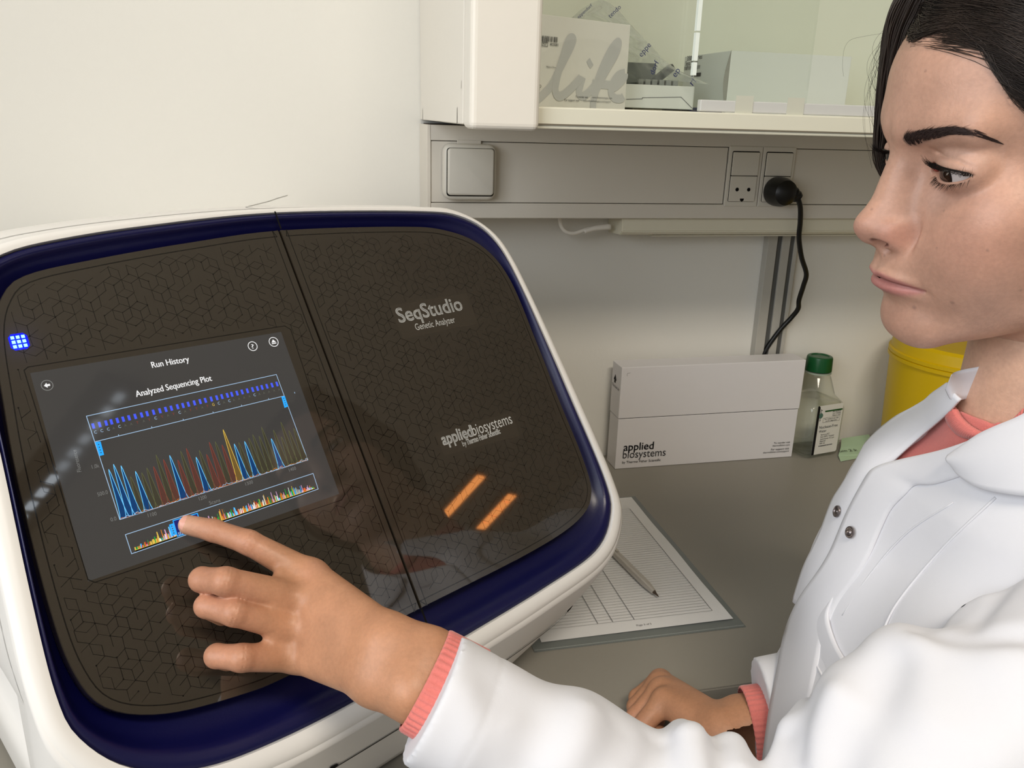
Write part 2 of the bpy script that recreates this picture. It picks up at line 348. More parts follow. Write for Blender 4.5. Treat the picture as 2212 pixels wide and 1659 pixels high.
cy = [1.045, 1.043, 1.043, 1.044, 1.048, 1.056, 1.064, 1.072, 1.082, 1.09, 1.1, 1.105, 1.112, 1.118, 1.122, 1.126, 1.128]
pts = catmull([onY(u, v, y) for (u, v), y in zip(cp, cy)], 6)
nk = catmull([np.array(pc)+[.006, -.020, -.002], onY(1702, 411, 1.041), onY(1716, 419, 1.041), onY(1722, 427, 1.042)], 6)
tube('cord_neck', nk, .0100-.0024*np.linspace(0, 1, len(nk))+.0006*np.sin(np.arange(len(nk))*1.8), BLK, plug, 14)
tube('cord', pts[10:], .0036, BLK, plug, 10)
# ---- slim lamp under the trunking
lx = .4125; la = onX(1345, 475, lx); lb = onX(1345, 503, lx)
lamp = empty('under_cabinet_lamp', (1.0, 1.1, lb[2]-.006), 'slim cream strip lamp fixed under the cable trunking', 'lamp')
bm = bmesh.new(); yy = la[1]; prof = [(yy, tz0-.0006), (yy, lb[2]+.001), (yy+.006, lb[2]-.004), (YW-.004, lb[2]-.007), (YW-.001, tz0-.0006)]
vs = [[bm.verts.new((x, y, z)) for y, z in prof] for x in (lx, 1.75)]
for i in range(5): bm.faces.new((vs[0][i], vs[0][(i+1) % 5], vs[1][(i+1) % 5], vs[1][i]))
bm.faces.new(vs[0]); bm.faces.new(vs[1][::-1]); bmesh.ops.recalc_face_normals(bm, faces=bm.faces); bmesh.ops.bevel(bm, geom=bm.edges[:], offset=.0012, segments=2, affect='EDGES')
from_bm('lamp_body', bm, mat('lamp_cream', (.88, .86, .78), .4, var=.01), lamp)
box('diffuser', (lx+.05, yy+.014, lb[2]-.0078), (1.70, YW-.012, lb[2]-.0055), mat('lamp_diffuser', (.83, .81, .74), .35, var=.01), lamp, .0005)
tube('lamp_cord', catmull([onY(1209, 470, 1.10), onY(1212, 487, 1.10), onY(1222, 500, 1.10), onY(1240, 504, 1.1), onY(1262, 497, 1.1), onY(1285, 491, 1.1), onY(1318, 489, 1.1)], 8), .0028, LAMI, lamp, 10)
tube('cord_sleeve', catmull([onY(1262, 500, 1.098), onY(1285, 493, 1.098), onY(1318, 489, 1.098)], 6), np.linspace(.0032, .0045, 13), LAMI, lamp, 10)
# ---- aluminium wall rail
AY = 1.121; ap = empty('wall_rail', (.675, 1.128, DZ), 'upright aluminium wall rail with two dark slots behind the white carton', 'rail')
ALU = mat('anodised_aluminium', (.70, .69, .66), .5, .5, metal=.1, var=.02)
ax = lambda u: onY(u, 513, AY)[0]
box('back_strip', (ax(1662), AY+.003, DZ+.002), (ax(1727), YW-.0006, tz0-.02), mat('rail_slot', (.33, .33, .32), .6), ap)
for u0, u1, d in ((1661, 1681, 0), (1692, 1709, 0), (1719, 1727, .001)):
    box('rail_flange', (ax(u0), AY+d, DZ+.001), (ax(u1), YW-.0005, tz0-.02), ALU, ap, .0005)
# ================================================================== THINGS IN THE CABINET
CARD = mat('white_card', (.90, .89, .87), .6, .3, var=.015); CARDG = mat('white_card_cool', (.87, .88, .87), .6, .3, var=.01)
INK = mat('black_print', (.07, .07, .08), .6, .2, var=0); INKG = mat('grey_print', (.775, .775, .775), .6, .2, var=0)
INKM = mat('midgrey_print', (.45, .45, .46), .6, .2, var=0); INKB = mat('navy_print', (.09, .13, .40), .5, .3, var=0)
def upbox(name, A, B, h, depth, m, parent, bev=.0006):
    """box standing on A-B (front bottom edge), h tall, depth back"""
    A, B = np.array(A), np.array(B); x = (B-A); L = np.linalg.norm(x); x = x/L; y = np.array([-x[1], x[0], 0]); return box(name, (0, 0, 0), (L, depth, h), m, parent, bev, 2, frameM(A, x, y, (0, 0, 1))), x, y, L
A = onY(1160, 237, .872); B = onY(1349.5, 241.5, .925); A[2] = B[2] = SZ+.0005; xd = (B-A)/np.linalg.norm(B-A); A0 = A-xd*.028
hbx = onY(1360, 55, .925)[2]-SZ
t = empty('kit_carton', (A0+B)/2, 'white carton with large pale grey script lettering at the near end of the shelf', 'box')
_, x, y, L = upbox('carton_body', A0, B, hbx, .085, CARD, t)
F = Flat(A0-y*.0004, x, (0, 0, 1)); kx = np.linalg.norm(A-A0)
def L5(X, Y):   # picture point -> carton face coordinates
    p_ = onP(1160+X*.18083, Y*.18083, A0, y)-A0; return np.array([p_@x, p_[2]])
for st in ([(-20, 1210), (60, 1140), (170, 1020), (250, 860), (330, 700), (400, 560), (430, 470), (400, 455), (360, 520), (320, 650), (270, 800), (230, 960), (215, 1080), (250, 1150), (320, 1130), (420, 1040), (520, 930)],
           [(545, 920), (520, 1010), (500, 1100), (540, 1150), (620, 1100), (720, 980)], [(610, 780), (650, 735)],
           [(720, 960), (800, 760), (880, 600), (950, 510), (975, 520), (940, 640), (850, 800), (760, 960), (700, 1100), (670, 1220), (665, 1325)], [(660, 1000), (800, 1010), (960, 1030)],
           [(880, 1060), (960, 1020), (1040, 930), (1070, 880)], [(1050, 870), (970, 900), (900, 1000), (880, 1100), (920, 1170), (1000, 1180), (1060, 1150)]):
    q = np.array([L5(*p_) for p_ in st]); q[:, 0] = np.clip(q[:, 0], .002, L-.004); k_ = globals().get('k_', 0)+1; F.strip(catmull(q, 6), .0088, off=k_*2e-5)
F.build('script_lettering', INKG, t, kind='stuff')
F = Flat(A0-y*.0011, x, (0, 0, 1))
q0, q1 = L5(35, 490), L5(245, 495)
for i in range(26):
    xx = q0[0]+(q1[0]-q0[0])*i/26; w_ = random.choice((.0003, .0006, .0009))*.8
    F.poly([(xx, q0[1]), (xx+w_, q0[1]), (xx+w_, q0[1]+.0052), (xx, q0[1]+.0052)])
a, b = L5(52, 548), L5(122, 505); F.line([(a[0], a[1]), (b[0], a[1]), (b[0], b[1]), (a[0], b[1])], .0005, True); F.txt('REF', a+[.0013, .0012], b[0]-a[0]-.0026)
F.txt('403081', L5(145, 545), L5(245, 545)[0]-L5(145, 545)[0]); F.txt('Made in China', L5(105, 806), .0125); F.txt('s', L5(-30, 1085), .006, .011); F.ring(L5(30, 1030), .0012, .0004)
q = L5(450, 1165); F.txt('To reorder visit', q, .018); q = L5(320, 1205); F.txt('For support visit', q, .021)
F.build('carton_print', INK, t, kind='stuff')
F = Flat(A0-y*.0011, x, (0, 0, 1)); F.txt('www.lifetechnologies.com', L5(652, 1172), .0295); F.txt('www.lifetechnologies.com/support', L5(545, 1212), .041); F.build('web_print', INKM, t, kind='stuff')
# flat carton, tube rack and printed plastic bag
A = onY(1338, 241, .965); B = onY(1496.5, 235, .965); zb = B[2]-.001; A[2] = B[2] = zb
sp = empty('black_spacer', (.45, 1.0, SZ), 'small dark block on the shelf under the flat white carton', 'block')
c = onY(1470, 240, .972); box('spacer_body', (c[0]-.025, .972, SZ+.0003), (c[0]+.012, 1.04, zb-.0003), mat('dark_foam', (.15, .14, .12), .8), sp, .001)
c = onY(1400, 240, .972); box('spacer_foot', (c[0]-.02, .972, SZ+.0003), (c[0]+.02, 1.05, zb-.0003), mat('khaki_card', (.55, .53, .45), .8), sp, .001)
t = empty('flat_carton', (A+B)/2, 'low white carton with a tuck flap lying beneath the printed plastic bag', 'box'); hb = onY(1499, 187, .965)[2]-zb
_, x, y, L = upbox('carton_body', A, B, hb, .12, CARDG, t)
F = Flat(A-y*.0004, x, (0, 0, 1)); f = lambda u, v: (lambda p_: (p_@x, p_[2]))(onP(u, v, A, y)-A)
F.line([f(1353, 214.5), f(1387, 213.5), f(1387.5, 211), f(1471, 209.8), f(1495, 234)], .0007); F.build('flap_edge', INKM, t)
zr = zb+hb+.0006
t = empty('tube_rack', onY(1400, 186, 1.02), 'grey tube rack with a row of small caps inside the printed bag', 'rack')
a, b = onY(1338, 186, 1.0), onY(1452, 140, 1.0); RK = mat('grey_rack', (.36, .38, .37), .5, var=.1)
box('rack_body', (a[0]+.004, 1.020, zr+.001), (b[0]-.012, 1.040, b[2]+.002), RK, t, .001)
for i in range(6):
    u = 1385+i*15; c = onY(u, 178, 1.012); box('tube_cap', (c[0]-.0036, 1.0115, zr+.001), (c[0]+.0032, 1.019, zr+.0075), mat('cap_grey', (.62, .63, .62), .4), t, .0008)
c = onY(1440, 157, 1.012); box('rack_lid', (-.016, 0, -.004), (.012, .012, .004), mat('lid_grey', (.25, .26, .25), .4), t, .0006, M=Matrix.Translation(c) @ Matrix.Rotation(math.radians(-38), 4, 'Y'))
bagm = bpy.data.materials.new('bag_film'); bagm.use_nodes = True; nt = bagm.node_tree; nt.nodes.clear(); MATS['bag_film'] = bagm
o_ = nt.nodes.new('ShaderNodeOutputMaterial'); t_ = nt.nodes.new('ShaderNodeBsdfTransparent'); t_.inputs[0].default_value = (.93, .94, .93, 1); g_ = nt.nodes.new('ShaderNodeBsdfPrincipled'); g_.inputs['Base Color'].default_value = (.75, .77, .75, 1); g_.inputs['Roughness'].default_value = .12
lw = nt.nodes.new('ShaderNodeLayerWeight'); lw.inputs[0].default_value = .35; mr = nt.nodes.new('ShaderNodeMapRange'); mr.inputs['To Min'].default_value = .10; mr.inputs['To Max'].default_value = .75
mx = nt.nodes.new('ShaderNodeMixShader'); nt.links.new(lw.outputs['Facing'], mr.inputs[0]); nt.links.new(mr.outputs[0], mx.inputs[0]); nt.links.new(t_.outputs[0], mx.inputs[1]); nt.links.new(g_.outputs[0], mx.inputs[2]); nt.links.new(mx.outputs[0], o_.inputs[0])
BU = [(1235, 38), (1262, 16), (1300, 0), (1335, 20)], [(1250, 62), (1290, 42), (1330, 40), (1362, 52)], [(1290, 100), (1330, 85), (1370, 85), (1404, 96)], [(1320, 150), (1360, 130), (1405, 122), (1455, 145)], [(1336, 184), (1400, 181), (1470, 182), (1545, 187)]
bag = empty('plastic_bag', onY(1420, 186, 1.0), 'crumpled clear plastic bag printed with blue words behind the script carton', 'bag')
def bagsheet(yo, amp):
    n, mcol = 40, 40; rows = [catmull(np.array(r_, float), 13)[:40] for r_ in BU]; rows = np.array(rows); G = catmull(rows.reshape(5, -1), 10)[:40].reshape(-1, 40, 2); V = []
    for i in range(len(G)):
        for j in range(40):
            e = (.35+.65*math.sin(math.pi*i/len(G)*.9))*math.sin(math.pi*j/39)**.5
            yy = 1.03-.095*min(1, max(0, (G[i, j, 0]-1430)/95))+yo*e*.030+amp*.004*math.sin(j*.55+i*.33)*math.cos(i*.41-j*.2)*e
            q_ = onY(G[i, j, 0]+8*math.sin(i*.7)*e, G[i, j, 1], yy); q_[2] = max(q_[2], zr+.0004); V.append(q_)
    return V, [(i*40+j, i*40+j+1, i*40+41+j, i*40+40+j) for i in range(len(G)-1) for j in range(39)]
V, Fc = bagsheet(-1.6, 1); mesh('bag_front', V, Fc, bagm, bag, True); V, Fc = bagsheet(1.6, -1); mesh('bag_back', V, Fc, bagm, bag, True)
for s_, u, v, u2, v2 in (('eppendorf', 1250, 40, 1280, 13), ('tendo', 1318, 40, 1342, 17), ('eppe', 1386, 124, 1407, 98), ('dorf', 1412, 162, 1424, 134), ('ep', 1460, 168, 1470, 152), ('rf', 1497, 186, 1506, 174), ('do', 1430, 55, 1445, 30)):
    if s_ == 'do': continue
    a, b = onY(u, v, .967), onY(u2, v2, .967); x = (b-a); Lx = np.linalg.norm(x); x /= Lx; text('blue_lettering', s_, a, x, np.array([-x[2], 0, x[0]]), Lx, INKB, bag)
# white carton with a lifted end flap, its shaded gap drawn as a sliver
fy = .952; A = onY(1567, 236, fy); B = onY(1823, 243, fy); A[2] = B[2] = SZ+.0005; ht = onY(1580, 108, fy)[2]-SZ
t = empty('septa_carton', (A+B)/2, 'long white carton with black print and a navy stripe behind the glass door', 'box')
_, x, y, L = upbox('carton_body', A, B, ht*.985, .128, CARDG, t)
F = Flat(A+[-.0004, .128, 0], (0, -1, 0), (0, 0, 1)); e = lambda u, v: (lambda p_: (.128-p_[1], p_[2]))(onX(u, v, A[0])-A)
for s_, q_, w_ in (('3500 Series', e(1484.5, 131), e(1517, 127)[0]-e(1484.5, 131)[0]), ('Septa 96-well', e(1481, 142), e(1507, 138)[0]-e(1481, 142)[0])): F.txt(s_, q_, w_, .0056)
for u0, u1, v in ((1479, 1513, 152), (1500, 1514, 166)):
    a, b = e(u0, v), e(u1, v)
    for i in range(14):
        xx = a[0]+(b[0]-a[0])*i/14; F.poly([(xx, a[1]), (xx+random.choice((.001, .002)), a[1]), (xx+.0015, a[1]+.0045), (xx, a[1]+.0045)])
F.txt('ABC 12 34', e(1534, 224), .02, .0016); F.build('end_print', INK, t, kind='stuff')
F = Flat(A+[-.0005, .128, 0], (0, -1, 0), (0, 0, 1)); F.poly([(.004, .0005), (.121, .0005), (.121, .0065), (.004, .0065)]); F.build('navy_stripe', INKB, t)
V = []; n = 14
for i in range(n+1):
    z = ht*i/n; V += [A+[.0, .0, z], A+[-.0065*math.sin(math.pi*i/n)-.0004, -.0012, z]]
mesh('flap_gap_shade', V, [(2*i, 2*i+1, 2*i+3, 2*i+2) for i in range(n)], mat('flap_shade', (.6, .6, .58), .8), t)  # darker sliver at the corner: shade of the open flap gap, put in as colour
# ================================================================== THINGS ON THE BENCH
# white cartridge carton
fy = 1.0785; A = onZ(1327.6, 1013.6, DZ); B = onZ(1710.4, 987.4, DZ); A[1] = B[1] = fy; A[2] = B[2] = DZ+.0004
x1 = onY(1742.6, 776.3, fy-.001)[0]; h1 = onY(1345.2, 793.8, fy)[2]-DZ; hm = onY(1339, 905.4, fy)[2]-DZ; dp = .0365
t = empty('cartridge_carton', (A+B)/2, 'long white carton standing on its edge against the wall beside the bottle', 'box')
CW = mat('gloss_card', (.86, .85, .855), .42, .4, var=.008)
box('carton_base', A, (B[0], fy+dp, DZ+hm), CW, t, .0008)
box('carton_lid', (A[0]-.0005, fy-.0006, DZ+hm+.0007), (B[0]+.0012, fy+dp+.0006, DZ+h1), CW, t, .0010)
box('lid_seam', (A[0]+.0008, fy+.0006, DZ+hm-.001), (B[0]-.001, fy+dp-.001, DZ+hm+.002), DARK, t)
F = Flat((0, fy-.0009, 0), (1, 0, 0), (0, 0, 1)); f = lambda X, Y: (lambda p_: np.array([p_[0], p_[2]]))(onY(1280+X*.30741, 720+Y*.30741, fy))
F.txt('applied', f(215, 825), f(425, 815)[0]-f(215, 825)[0]); F.txt('applied', f(215, 825)+[.0004, .0003], f(425, 815)[0]-f(215, 825)[0], off=1e-5)
F.txt('Thermo Fisher Scientific', f(236, 912), f(476, 900)[0]-f(236, 912)[0]); F.txt('To reorder visit', f(1272, 776), f(1385, 770)[0]-f(1272, 776)[0]); F.txt('For support visit', f(1252, 822), f(1378, 814)[0]-f(1252, 822)[0]); F.build('black_print', INK, t, kind='stuff')
F = Flat((0, fy-.0009, 0), (1, 0, 0), (0, 0, 1)); F.txt('biosystems', f(210, 878), f(510, 862)[0]-f(210, 878)[0], .0125); F.txt('by', f(207, 914), f(229, 912)[0]-f(207, 914)[0])
F.txt('thermofisher.com', f(1262, 795), f(1383, 788)[0]-f(1262, 795)[0]); F.txt('thermofisher.com/support', f(1196, 843), f(1377, 834)[0]-f(1196, 843)[0]); F.line([f(241, 300), f(243, 281), f(265, 277)], .0003); F.build('grey_lettering', mat('softblack_print', (.22, .22, .23), .6, .2, var=0), t, kind='stuff')
F = Flat((A[0]-.0009, fy+dp, 0), (0, -1, 0), (0, 0, 1)); zz = DZ+h1; F.poly([(.011, zz-.030), (.0165, zz-.030), (.0165, zz-.026), (.0195, zz-.026), (.0137, zz-.017), (.008, zz-.026), (.011, zz-.026)]); F.txt('This Side Up', (.003, zz-.037), .029); F.build('side_print', INK, t, kind='stuff')
# square water bottle
A = onZ(1741, 995, DZ); B = onZ(1812, 982, DZ); x = (B-A)/np.linalg.norm(B-A); y = np.array([-x[1], x[0], 0]); W = .072; c = A+x*(W/2-.0015)+y*(W/2)
zsh = onY(1830, 866, c[1])[2]+.011; ztop = onY(1780, 768, c[1])[2]; zcap = onY(1776, 806, c[1]-.015)[2]; zliq = onY(1795, 849, c[1]-.02)[2]
t = empty('reagent_bottle', (c[0], c[1], DZ), 'square clear water bottle with a ribbed green screw cap beside the white carton', 'bottle')
def rsec(h, r, z):
    a = []
    for s, (ox, oz) in enumerate(((h-r, h-r), (-h+r, h-r), (-h+r, -h+r), (h-r, -h+r))):
        for k in range(6): q = math.pi/2*(s+k/5); a.append(c+x*(ox+r*math.cos(q))+y*(oz+r*math.sin(q))+[0, 0, z-c[2]])
    return a
def loft(name, secs, m, par):
    V = [p_ for s in secs for p_ in s]; n = 24; F = [(i*n+j, i*n+(j+1) % n, (i+1)*n+(j+1) % n, (i+1)*n+j) for i in range(len(secs)-1) for j in range(n)]
    F += [tuple(range(n))[::-1], tuple((len(secs)-1)*n+j for j in range(n))]; return mesh(name, V, F, m, par, True)
def clearmat(name, ior, tint, lo, hi):
    m = bpy.data.materials.new(name); m.use_nodes = True; nt = m.node_tree; nt.nodes.clear(); MATS[name] = m
    o = nt.nodes.new('ShaderNodeOutputMaterial'); g = nt.nodes.new('ShaderNodeBsdfRefraction'); g.inputs['IOR'].default_value = ior; g.inputs[0].default_value = tint; g.inputs['Roughness'].default_value = 0.0
    t = nt.nodes.new('ShaderNodeBsdfTransparent'); t.inputs[0].default_value = tint; l = nt.nodes.new('ShaderNodeBsdfGlossy'); l.inputs['Roughness'].default_value = .05; f = nt.nodes.new('ShaderNodeFresnel'); f.inputs[0].default_value = 1.45; bothsides(nt, f, 1.45)
    a = nt.nodes.new('ShaderNodeMixShader'); a.inputs[0].default_value = lo; b = nt.nodes.new('ShaderNodeMixShader'); nt.links.new(t.outputs[0], a.inputs[1]); nt.links.new(g.outputs[0], a.inputs[2]); nt.links.new(f.outputs[0], b.inputs[0]); nt.links.new(a.outputs[0], b.inputs[1]); nt.links.new(l.outputs[0], b.inputs[2]); nt.links.new(b.outputs[0], o.inputs[0]); return m
PET = clearmat('clear_pet', 1.06, (.93, .945, .925, 1), .05, 1); WAT = clearmat('water', 1.12, (.95, .96, .94, 1), .10, 1)
h = W/2; zs = zsh
loft('bottle_wall', [rsec(h-.006, .008, DZ+.0006), rsec(h-.001, .010, DZ+.004), rsec(h, .011, DZ+.009), rsec(h-.0012, .011, DZ+.0125), rsec(h-.0012, .011, DZ+.015), rsec(h, .011, DZ+.018), rsec(h, .011, zs-.012), rsec(h-.002, .013, zs-.004), rsec(h-.010, .016, zs+.007), rsec(.0205, .0203, zcap-.008), rsec(.0165, .0164, zcap-.003), rsec(.0165, .0164, zcap+.002)], PET, t)
loft('water', [rsec(h-.009, .008, DZ+.004), rsec(h-.0022, .010, DZ+.012), rsec(h-.0022, .010, zs-.012), rsec(h-.0045, .012, min(zliq, zs-.003))], WAT, t)
GRN = mat('green_cap', (.02, .30, .14), .35, .5, var=.03)
a_ = np.arange(96)*2*np.pi/96; rr = .0198+.0004*(np.arange(96) % 2); secs = []
for z, k in ((zcap+.001, 1), (zcap+.003, 1), (ztop-.003, .965), (ztop-.0008, .93), (ztop, .86), (ztop, .70), (ztop-.0012, .66), (ztop-.0012, .02)):
    secs.append(np.c_[c[0]+rr*k*np.cos(a_), c[1]+rr*k*np.sin(a_), np.full(96, z)])
n = 96; F_ = [(i*n+j, i*n+(j+1) % n, (i+1)*n+(j+1) % n, (i+1)*n+j) for i in range(len(secs)-1) for j in range(n)]; sharp(mesh('screw_cap', np.concatenate(secs), F_, GRN, t, True), 40)
lathe('cap_ring', [(.0165, -.0035), (.0205, -.003), (.0207, -.0008), (.0165, -.0004)], (c[0], c[1], zcap), mat('neck_ring', (.62, .66, .60), .3, var=.02), t)
lo_ = c-y*(h+.0009)-x*h; lo_[2] = 0
lf = lambda X, Y: (lambda p_: np.array([(p_-lo_)@x, p_[2]]))(onP(1700+X*.16277, 740+Y*.16277, lo_, y))
q = [lf(320, 1485), lf(650, 1450), lf(750, 805), lf(415, 840)]; xl = (q[0][0]+q[3][0])/2; xr = (q[1][0]+q[2][0])/2; z0 = (q[0][1]+q[1][1])/2; z1 = (q[2][1]+q[3][1])/2; wl = xr-xl; hl = z1-z0
F = Flat(lo_, x, (0, 0, 1)); r_ = .002; F.poly([(xl, z0), (xr-r_, z0), (xr, z0+r_), (xr, z1-r_), (xr-r_, z1), (xl, z1)]); F.build('label', mat('label_paper', (.84, .84, .82), .5, var=.01), t, label='white printed label')
F = Flat(lo_-y*.0003, x, (0, 0, 1)); U = lambda a, b: (xl+a*wl, z0+b*hl)
F.poly([U(0, 0), U(.10, 0), U(.10, .97), U(.06, 1), U(0, 1)]); F.txt('Nuclease-Free', U(.17, .53), wl*.72); F.txt('Water', U(.17, .45), wl*.30)
for i, s_ in enumerate(('Store at RT', 'Not DEPC Treated', 'Autoclaved, 0.2 \u00b5m', 'filtered', '500 mL')): F.txt(s_, U(.27, .385-.045*i), wl*(.34, .53, .55, .22, .22)[i])
for i in range(24): xx = .25+.55*i/24; F.poly([U(xx, .155), U(xx+random.choice((.008, .015, .02)), .155), U(xx+.012, .178), U(xx, .178)])
for i, s_ in enumerate(('PN AM9932', 'Lot 1703056', 'Made in USA')): F.txt(s_, U(.62, .83-.037*i), wl*.32)
F.line([U(.27, .65), U(.93, .65), U(.93, .74), U(.27, .74)], .0003, True); F.txt('For research use only', U(.33, .70), wl*.55); F.txt('not for diagnostics', U(.38, .66), wl*.44); F.txt('Ambion', U(.115, .93), hl*.24, rot=-math.pi/2); F.txt('The RNA Company', U(.03, .70), hl*.24, rot=-math.pi/2)
F.build('label_print', INK, t, kind='stuff')
F = Flat(lo_-y*.0005, x, (0, 0, 1)); F.poly([U(.30, .862), U(.985, .862), U(.985, .892), U(.30, .892)]); F.build('label_band', GRN, t); F = Flat(lo_-y*.0007, x, (0, 0, 1)); F.disc(U(.155, .80), .0042); F.build('label_globe', mat('globe_print', (.28, .42, .38), .5), t)
# yellow sharps bin
c = np.array([.957, 1.008]); zr_ = onY(2040, 772, 1.0)[2]-.004; YEL = mat('yellow_plastic', (.82, .68, .02), .42, .45, var=.02)
t = empty('sharps_bin', (c[0], c[1], DZ), 'round yellow waste bin with a ribbed rim behind the woman', 'bin')
lathe('bin_body', [(.100, .0006), (.104, .004), (.112, zr_-DZ-.012), (.112, zr_-DZ-.006)], (c[0], c[1], DZ), YEL, t, 64)
lathe('bin_rim', [(.112, -.007), (.1155, -.006), (.1155, -.001), (.1135, 0), (.1155, .001), (.1155, .006), (.113, .0075)], (c[0], c[1], zr_), YEL, t, 64)
lathe('bin_lid', [(.1125, .0075), (.111, .022), (.106, .026), (.02, .027)], (c[0], c[1], zr_), YEL, t, 64)
# pale green sticky note, folded against the wall
G = mat('green_note', (.66, .76, .64), .7, var=.02)
t = empty('sticky_note', onZ(1850, 985, DZ), 'pale green folded paper note propped on the bench behind the bottle', 'note')
a, b, c_, d = onY(1818, 947, 1.108), onY(1877, 938, 1.112), onZ(1893, 978, DZ+.004), onZ(1811, 984, DZ+.004); e1, e2 = onZ(1816, 997, DZ+.0008), onZ(1885, 984, DZ+.0008)
m_ = (a+d)/2+[0, -.002, 0]; n_ = (b+c_)/2+[0, -.002, 0]
mesh('note_sheet', [a, b, n_, c_, e2, e1, d, m_], [(0, 1, 2, 7), (7, 2, 3, 6), (6, 3, 4, 5)], G, t)
yx = (c_-d)/np.linalg.norm(c_-d); yz = (a-d); yz = yz-yx*(yz@yx); yz /= np.linalg.norm(yz); F = Flat(d+yz*.006+np.cross(yx, yz)*.0022, yx, yz); F.txt('um 2 k', (.006, 0), .033, .006); F.build('note_writing', INK, t, kind='stuff')
# ruled form in a clear sleeve
t = empty('plastic_sleeve', (.31, .83, DZ), 'clear plastic pocket under the printed form', 'sleeve')
SL = mat('sleeve_film', (.45, .47, .46), .25, .5, var=.02)
box('sleeve_sheet', (.196, .6695, DZ+.0002), (.4245, .985, DZ+.0006), SL, t); box('sleeve_seam', (.197, .6715, DZ+.0006), (.4235, .6727, DZ+.0009), mat('sleeve_weld', (.55, .57, .56), .3), t)
a, b = onZ(1364, 1077, DZ), onZ(1583.2, 1340.4, DZ); xr, y0, y1 = .4168, b[1], a[1]; xl = xr-.21; zp = DZ+.0012
form = empty('ruled_form', (xr-.105, (y0+y1)/2, zp), 'white printed form ruled in fine rows under the pen', 'paper')
n = 12; V = []; Fc = []
for i in range(n+1):
    yy = y0+(y1-y0)*i/n
    for k in range(2): V.append((xl+(xr-xl)*k, yy, zp+.0006*(1+math.sin(i*1.1+k))*(k)))
mesh('sheet', V, [(2*i, 2*i+1, 2*i+3, 2*i+2) for i in range(n)], mat('paper_white', (.88, .88, .88), .7, var=.01), form)
F = Flat((0, 0, zp+.0016), (1, 0, 0), (0, 1, 0)); g = lambda X, Y: onZ(1180+X*.23508, 1040+Y*.23508, zp+.0016)[:2]
br = g(1525, 1185); tr_ = g(765, 240); c1 = g(810, 1268); c2 = g(612, 1288); c3 = g(472, 1300); yb = (br[1]+c1[1])/2; xa = br[0]
nrow = int((tr_[1]-yb)/.0051)
for i in range(nrow+1): F.line([(xl+.01, yb+i*.0051), (xa, yb+i*.0051)], .00035)
for xx in (xa, c1[0], c2[0], c3[0]): F.line([(xx, yb), (xx, yb+nrow*.0051)], .0006)
q = g(835, 1328); F.txt('Page 3 of 5', (q[0], q[1]), g(970, 1312)[0]-q[0]); F.build('form_print', INKM, form, kind='stuff')
a = onZ(1422.5, 1288.5, DZ+.006); d = onZ(1330, 1196, DZ+.0085)-a; d /= np.linalg.norm(d)
pen = empty('ballpoint_pen', a, 'brushed silver ballpoint pen lying on the ruled form', 'pen'); SIL = mat('brushed_silver', (.74, .72, .69), .38, metal=.35, var=.03)
lathe('barrel', [(.0026, .009), (.0034, .014), (.0046, .026), (.0048, .036), (.0046, .135)], a, SIL, pen, 20, axis=d)
lathe('tip', [(.0005, 0), (.0011, .004), (.0018, .0085), (.0024, .0092)], a, mat('dark_steel', (.38, .33, .30), .3, metal=.7), pen, 16, axis=d)
lathe('push_button', [(.0028, .135), (.0028, .144)], a, SIL, pen, 16, axis=d); s_ = np.cross(d, [0, 0, 1.]); s_ /= np.linalg.norm(s_); u_ = np.cross(s_, d)
box('clip', (-.0016, .0048, .09), (.0016, .0064, .132), SIL, pen, .0004, M=frameM(a, s_, u_, d))
# ================================================================== THE TABLE-TOP SEQUENCER
MO = np.array([-.16990927, .53442714, -.15801458+ZC]); PSI, TAU = math.radians(30.78310341), math.radians(31.30397195)
EX = np.array([math.cos(PSI), math.sin(PSI), 0]); ED = np.array([-math.sin(PSI), math.cos(PSI), 0]); EZ = np.array([0, 0, 1.])
EU = ED*math.sin(TAU)+EZ*math.cos(TAU); EN = np.cross(EX, EU)      # EU up the sloping front, EN out of it
def pan(u, v): q = onP(u, v, MO, EN)-MO; return np.array([q@EX, q@EU])
mac = empty('dna_sequencer', MO+EX*.2+ED*.15-[0, 0, MO[2]-DZ], 'white bench-top analyser with a navy bezel, dark glass front and lit touchscreen', 'lab instrument')
mm = lambda L: np.array(L, float)/1000
G_ = mm([(196, 79), (306, 74), (355, 67), (391, 49), (411, 14), (416, -52), (418, -112), (421, -167), (416, -200), (390, -217), (327, -225), (206, -228), (101, -231), (63, -229), (18, -220), (-11, -203), (-22, -176), (-24, -132), (-21, -60), (-17, -17), (-11, 28), (0, 52), (16, 63), (56, 69), (120, 75)])
B_ = mm([(195, 93), (331, 86), (381, 77), (410, 52), (422, -1), (433, -106), (440, -195), (431, -227), (398, -249), (327, -257), (233, -262), (139, -266), (76, -265), (28, -258), (-8, -239), (-28, -212), (-33, -185), (-31, -129), (-25, -39), (-23, 18), (-18, 50), (-8, 68), (6, 77), (32, 83), (92, 89)])
W_ = mm([(196, 98.5), (334, 92), (376, 86), (409, 65), (424, 40), (433, -7), (445, -109), (452, -203), (443, -236), (405, -262), (327, -272), (233, -278), (139, -282), (70, -281), (8, -268), (-24, -244), (-42, -212), (-46, -175), (-44, -129), (-38, -39), (-35, 20), (-27, 58), (-13, 78), (6, 86), (32, 91), (92, 96)])
MC = np.array([.2, -.08]); NA = 240; ANG = np.arange(NA)*2*np.pi/NA
def ringpts(P):
    q = catmull(P[::-1], 12, True)-MC; a = np.arctan2(q[:, 1], q[:, 0]) % (2*np.pi); r = np.hypot(q[:, 0], q[:, 1]); i = np.argsort(a)
    r = np.interp(ANG, a[i], r[i], period=2*np.pi); return MC+r[:, None]*np.c_[np.cos(ANG), np.sin(ANG)]
